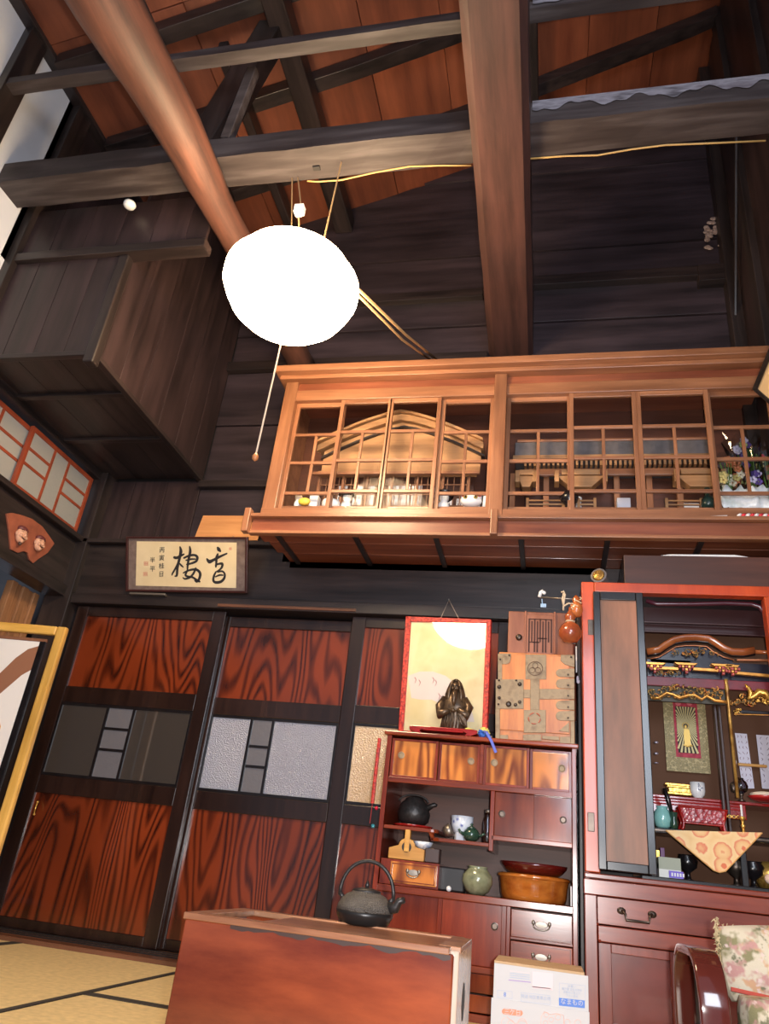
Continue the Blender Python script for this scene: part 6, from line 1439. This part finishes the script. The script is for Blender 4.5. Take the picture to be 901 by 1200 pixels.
# leaf shaped hand hole in the pale end
m = MB()
for s in (-1, 1): m.prism([Mh @ V((HL+.0042, .19+s*(.006+.030*math.sin(PI*t/8)), .235-.075*t/8+.02)) for t in range(9)]+[Mh @ V((HL+.0042, .19+s*.004, .255-.075*t/8)) for t in range(8, -1, -1)], (.001, 0, 0))
tag(m.build('hand_hole', BLACKM, e_), 'dark leaf shaped hand hole')
kc = PZ(423, 1083, hz); kc.z = hz-.002
kp = kc+V((0, .03, 0)); kp.z = hz-.0035
kt = thing('iron_kettle', kp, 'black iron kettle with ribbed body and arched handle on the brazier', 'kettle')
KS = .079
MB().lathe([(KS*.72, 0), (KS*.86, .005), (KS*.99, .024), (KS, .034)], kp, 40).build('kettle_base', plain('smooth black iron', (.030, .027, .026), .35, .5), kt, smooth=True)
kb_ = MB(); kb_.lathe([(KS, .034), (KS*.97, .046), (KS*.86, .062), (KS*.68, .074), (KS*.52, .079), (KS*.50, .082)], kp, 40); kb_.build('kettle_body', mottled('pitted iron', [(.06, .050, .042), (.14, .12, .10)], 330, 'VORONOI', rough=.5, metal=.3, bump=.8), kt, smooth=True)
MB().lathe([(KS*.50, .080), (KS*.50, .086), (KS*.20, .092), (.004, .093)], kp, 28).build('lid', IRON, kt, smooth=True); MB().lathe([(.004, .092), (.007, .098), (.005, .104), (.002, .110)], kp, 12).build('lid_knob', IRON, kt, smooth=True)
MB().tube([kp+V((KS*.84, -.01, .048)), kp+V((KS*1.13, -.015, .052)), kp+V((KS*1.24, -.018, .070)), kp+V((KS*1.42, -.020, .074))], [.017, .013, .010, .008], 12).build('spout', IRON, kt, smooth=True)
for i in range(1): MB().tube([kp+V((KS*.98*math.cos(a), 0, .068+.092*math.sin(a)**.9 if a not in (0, PI) else .068)) for a in [PI*i/18 for i in range(19)]], .0052, 8).build('bail_handle', IRON, kt, smooth=True)
for s in (-1, 1): MB().tube([kp+V((s*KS*.80, 0, .060)), kp+V((s*KS*.98, 0, .072))], .006, 8).build('handle_lug', IRON, kt, smooth=True)

# ------------------------------------------------------------------ cardboard carton
CYb = 2.70; a = PY(579, 1128, CYb); b = PY(689, 1143, CYb); ctop = (a.z+b.z)/2
ct = thing('cardboard_carton', ((a.x+b.x)/2, CYb+.1, 0), 'white labelled cardboard carton standing in front of the tea cabinet', 'box')
CARD = plain('brown cardboard', (.55, .36, .20), .8, var=.1); CW = plain('white carton print', (.60, .58, .58), .8)
box('carton_body', (a.x, CYb, .004), (b.x-.010, CYb+.22, ctop+.006), CARD, ct, .002); fz = ctop-.0
box('front_sheet', (a.x+.001, CYb-.004, .004), (b.x, CYb-.001, ctop-.001), CW, ct, 0)
box('lower_flap', (a.x-.004, CYb-.008, .004), (b.x+.002, CYb-.004, PY(640, 1180, CYb).z+.004), CW, ct, 0)
def CB(zx, zy, l=.0052): q = PY(570+zx/6.93, 1110+zy/6.93, CYb); return V((q.x, CYb-l, q.z))
BL = plain('blue print', (.10, .22, .62), .6); PB = plain('pale blue print', (.42, .48, .62), .7); PR = plain('orange red print', (.80, .28, .16), .6); PKP = plain('pale pink print', (.80, .62, .64), .7)
def rect_lines(x0, y0, x1, y1, mat, w=2.2, l=.0052, name='printed_frame'):
    m = MB()
    for q in ((x0, y0, x1, y0+w), (x0, y1-w, x1, y1), (x0, y0, x0+w, y1), (x1-w, y0, x1, y1)): m.prism([CB(q[0], q[1]+(q[0]-x0)*.105, l), CB(q[2], q[1]+(q[2]-x0)*.105, l), CB(q[2], q[3]+(q[2]-x0)*.105, l), CB(q[0], q[3]+(q[0]-x0)*.105, l)], (0, .0005, 0))
    return m.build(name, mat, ct)
def block(x0, y0, x1, y1, mat, l=.0050, name='printed_block'):
    return MB().prism([CB(x0, y0, l), CB(x1, y0+(x1-x0)*.105, l), CB(x1, y1+(x1-x0)*.105, l), CB(x0, y1, l)], (0, .0005, 0)).build(name, mat, ct)
block(372, 195, 540, 330, PKP); rect_lines(590, 288, 802, 410, PB); block(588, 410, 798, 472, BL)
xd = V((1, 0, 0)); yd = V((0, 0, 1)); xd = (CB(798, 432)-CB(588, 410)).normalized(); q = CB(693, 448, .0062); text('printed_text', 'なまもの', q, xd, yd, (CB(798, 432)-CB(588, 410)).length/4.5, CW, ct)
for i, s_ in enumerate(('お 願 い', '要冷蔵 生もの在中', 'お早めに召上り', '下さいませ')): text('printed_text', s_, CB(693, 318+i*26, .0056), xd, yd, .0072, PB, ct)
rect_lines(90, 345, 210, 405, PB); text('printed_text', '8', CB(150, 384, .0056), xd, yd, .016, BL, ct)
rect_lines(280, 365, 520, 440, PB); text('printed_text', '発送 地区青果出荷', CB(400, 408, .0056), xd, yd, .0105, PB, ct)
for i in range(4): block(190, 190+i*17, 350, 194+i*17, PB if i else PKP)
block(180, 262, 360, 268, plain('violet print', (.40, .25, .55), .6)); block(370, 316, 520, 322, PB)
P = [CB(150+24*math.cos(a), 518+24*math.sin(a), .0092) for a in [PI/2+PI*i/8 for i in range(9)]]+[CB(272+24*math.cos(a), 532+24*math.sin(a), .0092) for a in [-PI/2+PI*i/8 for i in range(9)]]
MB().prism(P, (0, .0005, 0)).build('printed_badge', PR, ct); text('printed_text', '三ケ日', CB(212, 527, .0102), xd, yd, .017, CW, ct)
m = MB()
for cx_, cy_, r_ in ((485, 545, 20), (580, 565, 22), (525, 585, 20), (655, 605, 24), (740, 610, 26), (480, 610, 18), (200, 615, 26), (290, 610, 34)):
    m.tube([CB(cx_+r_*math.cos(a), cy_+r_*math.sin(a), .0095) for a in [2*PI*i/16 for i in range(17)]], .0007, 4)
m.tube([CB(x, y, .0095) for x, y in ((440, 640), (445, 560), (470, 520), (520, 545), (570, 535), (625, 550), (630, 640))], .0008, 4)
m.tube([CB(x, y, .0095) for x, y in ((165, 560), (200, 590), (240, 620), (280, 590), (320, 600), (345, 640))], .0009, 4); m.tube([CB(x, y, .0095) for x, y in ((120, 640), (125, 590), (150, 565))], .0007, 4)
m.build('printed_drawing', plain('pale orange line print', (.82, .50, .42), .7), ct)

# ------------------------------------------------------------------ low armchair with tapestry cushions
ch_ = thing('low_armchair', (.42, 2.35, 0), 'low lacquered armchair with bentwood arm and floral tapestry cushions at right', 'chair')
ARM = plain('dark red brown lacquer', (.075, .014, .010), .12, coat=.7)
ax0 = PY(800, 1200, 2.10).x; ay0, ay1, az = 2.02, 2.42, .386
ax0 = PY(819, 1160, 2.02).x
def loop(x0, x1, name):
    R_ = .12; th = .020; out = []; inn = []
    def arch(off):
        P = [(ay0+off, 0)]; 
        for i in range(9): a = PI-PI/2*i/8; P.append((ay0+R_+(R_-off)*math.cos(a), az-R_+(R_-off)*math.sin(a)))
        for i in range(9): a = PI/2-PI/2*i/8; P.append((ay1-R_+(R_-off)*math.cos(a), az-R_+(R_-off)*math.sin(a)))
        P.append((ay1-off, 0)); return P
    o, i_ = arch(0), arch(th); n = len(o); vs = [(x, p[0], p[1]) for x in (x0, x1) for s in (o, i_) for p in s]
    fs = []
    for k in range(n-1): fs += [(k, k+1, n+k+1, n+k), (2*n+k, 3*n+k, 3*n+k+1, 2*n+k+1), (k, 2*n+k, 2*n+k+1, k+1), (n+k, n+k+1, 3*n+k+1, 3*n+k)]
    fs += [(0, n, 3*n, 2*n), (n-1, 3*n-1, 4*n-1, 2*n-1)]
    o = MB().add(vs, fs).build(name, ARM, ch_, .005, smooth=True, segs=3); return o
loop(ax0, ax0+.062, 'arm'); loop(.88, .942, 'arm')
box('seat_frame', (ax0+.05, 2.10, .10), (.89, 2.45, .135), ARM, ch_, .006)
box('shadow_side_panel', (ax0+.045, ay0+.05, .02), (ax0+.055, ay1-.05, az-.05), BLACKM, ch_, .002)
# floral tapestry: pale ground with rose, green and ochre patches
m_, nt, b = new_mat('floral tapestry'); N = nt.nodes; L = nt.links
tc = N.new('ShaderNodeTexCoord')
def blob(scale, lo, hi, off):
    mp = N.new('ShaderNodeMapping'); mp.inputs['Location'].default_value = off; L.new(tc.outputs['Object'], mp.inputs[0])
    n_ = N.new('ShaderNodeTexNoise'); n_.inputs['Scale'].default_value = scale; n_.inputs['Detail'].default_value = 3; n_.inputs['Roughness'].default_value = .6; L.new(mp.outputs[0], n_.inputs['Vector'])
    r_ = N.new('ShaderNodeMapRange'); r_.inputs[1].default_value = lo; r_.inputs[2].default_value = hi; L.new(n_.outputs['Fac'], r_.inputs[0]); return r_.outputs[0]
cur = None; base_c = (.52, .45, .34, 1)
for i, (sc_v, lo, hi, off, col) in enumerate(((14, .53, .60, (1, 2, 3), (.20, .18, .09, 1)), (18, .56, .62, (4, 1, 7), (.48, .28, .16, 1)), (16, .57, .64, (9, 5, 2), (.42, .22, .20, 1)), (26, .60, .66, (3, 8, 5), (.16, .15, .09, 1)), (30, .62, .68, (6, 6, 1), (.58, .44, .40, 1)))):
    mx = N.new('ShaderNodeMix'); mx.data_type = 'RGBA'; L.new(blob(sc_v, lo, hi, off), mx.inputs[0])
    if cur is None: mx.inputs[6].default_value = base_c
    else: L.new(cur, mx.inputs[6])
    mx.inputs[7].default_value = col; cur = mx.outputs[2]
L.new(cur, b.inputs['Base Color']); b.inputs['Roughness'].default_value = .9
wv_ = N.new('ShaderNodeTexNoise'); wv_.inputs['Scale'].default_value = 350; L.new(tc.outputs['Object'], wv_.inputs['Vector']); bp = N.new('ShaderNodeBump'); bp.inputs['Strength'].default_value = .4; bp.inputs['Distance'].default_value = .002; L.new(wv_.outputs['Fac'], bp.inputs['Height']); L.new(bp.outputs['Normal'], b.inputs['Normal'])
TAP = m_
def cushion(c, sx, sy, sz, M, name, nx=12, ny=4, nz=10, puff=.35):
    """pillow shape: a grid box puffed at its faces"""
    bm = bmesh.new(); bmesh.ops.create_cube(bm, size=2); bmesh.ops.subdivide_edges(bm, edges=bm.edges[:], cuts=9, use_grid_fill=True)
    for v in bm.verts:
        x, y, z = v.co; k = (1-abs(x)**3)*(1-abs(z)**3); e = (1-.045*(abs(z)**4)*(abs(x)**4))
        v.co = V((x*sx*(1-.03*abs(y))*e, y*sy*(puff+(1-puff)*k), z*sz*e))
        v.co = V(c)+(M @ v.co)
    mb = MB(); mb.v = [v.co.copy() for v in bm.verts]; bm.verts.index_update(); mb.f = [tuple(v.index for v in f.verts) for f in bm.faces]; bm.free()
    return mb.build(name, TAP, ch_, smooth=True)
Mc = (Matrix.Rotation(math.radians(-6), 4, 'Y') @ Matrix.Rotation(math.radians(-10), 4, 'X'))
q0 = PY(840, 1075, 2.28); q1 = PY(845, 1160, 2.28)
cx0 = PY(838, 1110, 2.28).x
cush = cushion((cx0+.215, 2.30, (q0.z+q1.z)/2-.002), .205, .055, (q0.z-q1.z)/2+.004, Mc, 'back_cushion')
cushion((cx0+.245, 2.20, q1.z-.062), .225, .11, .066, Matrix.Rotation(math.radians(8), 4, 'Z'), 'seat_cushion')
# red fringe piping between them and fluffy ragged edges
m = MB(); random.seed(31)
for i in range(300):
    s = random.random(); side = random.random() < .55
    if side: p = V((cx0+.006+random.uniform(-.002, .008), 2.275+random.uniform(-.01, .02), q1.z+(q0.z-q1.z)*s))
    else: p = V((cx0+.02+.38*s, 2.305+random.uniform(-.01, .02), q0.z-.020))
    d = V((random.uniform(-.010, .0), random.uniform(-.01, 0), random.uniform(-.014, .008))) if side else V((random.uniform(-.006, .006), random.uniform(-.008, 0), random.uniform(.002, .012)))
    m.tube([p, p+d*.6, p+d+V((0, 0, -.003))], [.0011, .0009, .0004], 3, cap=False)
tag(m.build('ragged_fringe', plain('straw fringe', (.52, .40, .22), .9), cush), 'ragged straw coloured fringe', kind='stuff')
m = MB(); z_ = q1.z+.004
m.tube([V((cx0+.02, 2.235, z_+.004)), V((cx0+.15, 2.22, z_-.006)), V((cx0+.30, 2.215, z_-.008)), V((cx0+.42, 2.22, z_-.006))], .005, 6); m.build('red_piping', plain('brick red piping', (.40, .06, .04), .8), cush)

# ------------------------------------------------------------------ yellow framed screen at the far left
sy_ = 3.18
q = PY(70, 742, sy_); 
scn = thing('framed_screen', (q.x-.35, sy_, 0), 'free standing yellow wood framed screen at the far left before the doors', 'screen')
tz = PY(45, 733, sy_).z; xr = PY(75, 745, sy_).x
Ms = Matrix.Translation((xr, sy_, 0)) @ Matrix.Rotation(math.radians(7), 4, 'Z')
def SC(name, a, b, mat, bevel=.006, lab=None): 
    o = MB().box(a, b, Ms).build(name, mat, scn, bevel, segs=3)
    if lab: o['label'] = lab
    return o
fw = .052; SWW = .72
SC('upright', (-fw, 0, .0), (0, .035, tz), YELW, .010); SC('upright', (-SWW, 0, .0), (-SWW+fw, .035, tz), YELW, .010)
MB().box((-SWW+fw, .002, tz-.046), (-fw, .033, tz), Ms).build('top_bar', wood('yellow ash bar', (.58, .30, .055), (.80, .47, .12), 'X', 9, 12, .3, coat=.2), scn, .008)
SC('foot', (-fw-.01, -.10, 0), (.01, .12, .03), YELW); SC('foot', (-SWW-.01, -.10, 0), (-SWW+fw+.01, .12, .03), YELW)
SC('bottom_bar', (-SWW+fw, .005, .06), (-fw, .03, .10), YELW)
SC('inner_frame', (-fw-.062, -.004, .12), (-fw-.030, .012, tz-.085), BLACK, .003, 'black inner edge')
SC('inner_top', (-SWW+fw, -.003, tz-.088), (-fw-.03, .010, tz-.072), wood('dark inner bar', (.16, .06, .03), (.30, .13, .07), 'X', 9, 12, .4), .002)
clothm = plain('white print cloth', (.78, .72, .68), .8)
SC('printed_cloth', (-SWW+fw, .000, .12), (-fw-.06, .004, tz-.088), clothm, 0)
BRN = plain('brown print', (.28, .115, .06), .8); OCH = plain('ochre print', (.62, .34, .10), .8)
def SPT(x, z): return Ms @ V((x, -.0015, z))
def patch(pts, mat, l=0): 
    MB().prism([SPT(x, z)+V((0, -l, 0)) for x, z in pts], (0, .001, 0)).build('printed_shape', mat, scn)
x1 = -fw-.062; zt_ = tz-.09
def arcpts(cx_, cz_, r, a0, a1, n=14): return [(cx_+r*math.cos(a0+(a1-a0)*i/n), cz_+r*math.sin(a0+(a1-a0)*i/n)) for i in range(n+1)]
patch([(x1, zt_-.02)]+[(x1-.05, zt_-.04), (x1-.10, zt_-.09), (x1-.16, zt_-.18), (x1-.26, zt_-.26), (x1-.36, zt_-.30), (x1-.36, zt_-.42), (x1-.22, zt_-.38), (x1-.12, zt_-.27), (x1-.04, zt_-.17), (x1, zt_-.14)], BRN)
patch([(x1-.14, zt_-.30), (x1-.06, zt_-.42), (x1-.05, zt_-.60), (x1-.12, zt_-.75), (x1-.40, zt_-.80), (x1-.40, zt_-.36), (x1-.24, zt_-.36)], OCH, .0004)
patch([(x1-.02, zt_-.62), (x1-.0, zt_-.90), (x1-.20, zt_-1.1), (x1-.30, zt_-.95), (x1-.12, zt_-.78)], BRN, .0006)

# ------------------------------------------------------------------ tilted picture at the right wall
c0 = PY(883, 455, 2.95); n0 = V((-.80, -.05, -.58)).normalized()
pt = thing('tilted_picture', c0, 'black framed picture leaning out from the right wall, only a corner seen', 'picture')
up_ = V((-.58, 0, .80)).normalized()*-1; fwd = V((0, -1, 0))
Q = [c0, c0+fwd*.45, c0+fwd*.45+up_*.24, c0+up_*.24]
I_ = [c0+fwd*.022+up_*.022, c0+fwd*.428+up_*.022, c0+fwd*.428+up_*.218, c0+fwd*.022+up_*.218]
nn = (Q[1]-Q[0]).cross(Q[3]-Q[0]).normalized()
if nn.x > 0: nn = -nn
quad_frame(nn, Q, I_, .022, BLACK, 'frame', pt, .010); MB().prism(I_, nn*.003).build('picture_sheet', plain('pale gold sheet', (.70, .50, .28), .6), pt)
MB().tube([c0+up_*.12, V((XR, c0.y-.05, c0.z+.15))], .003, 5).build('hanging_wire', NICKEL, pt)
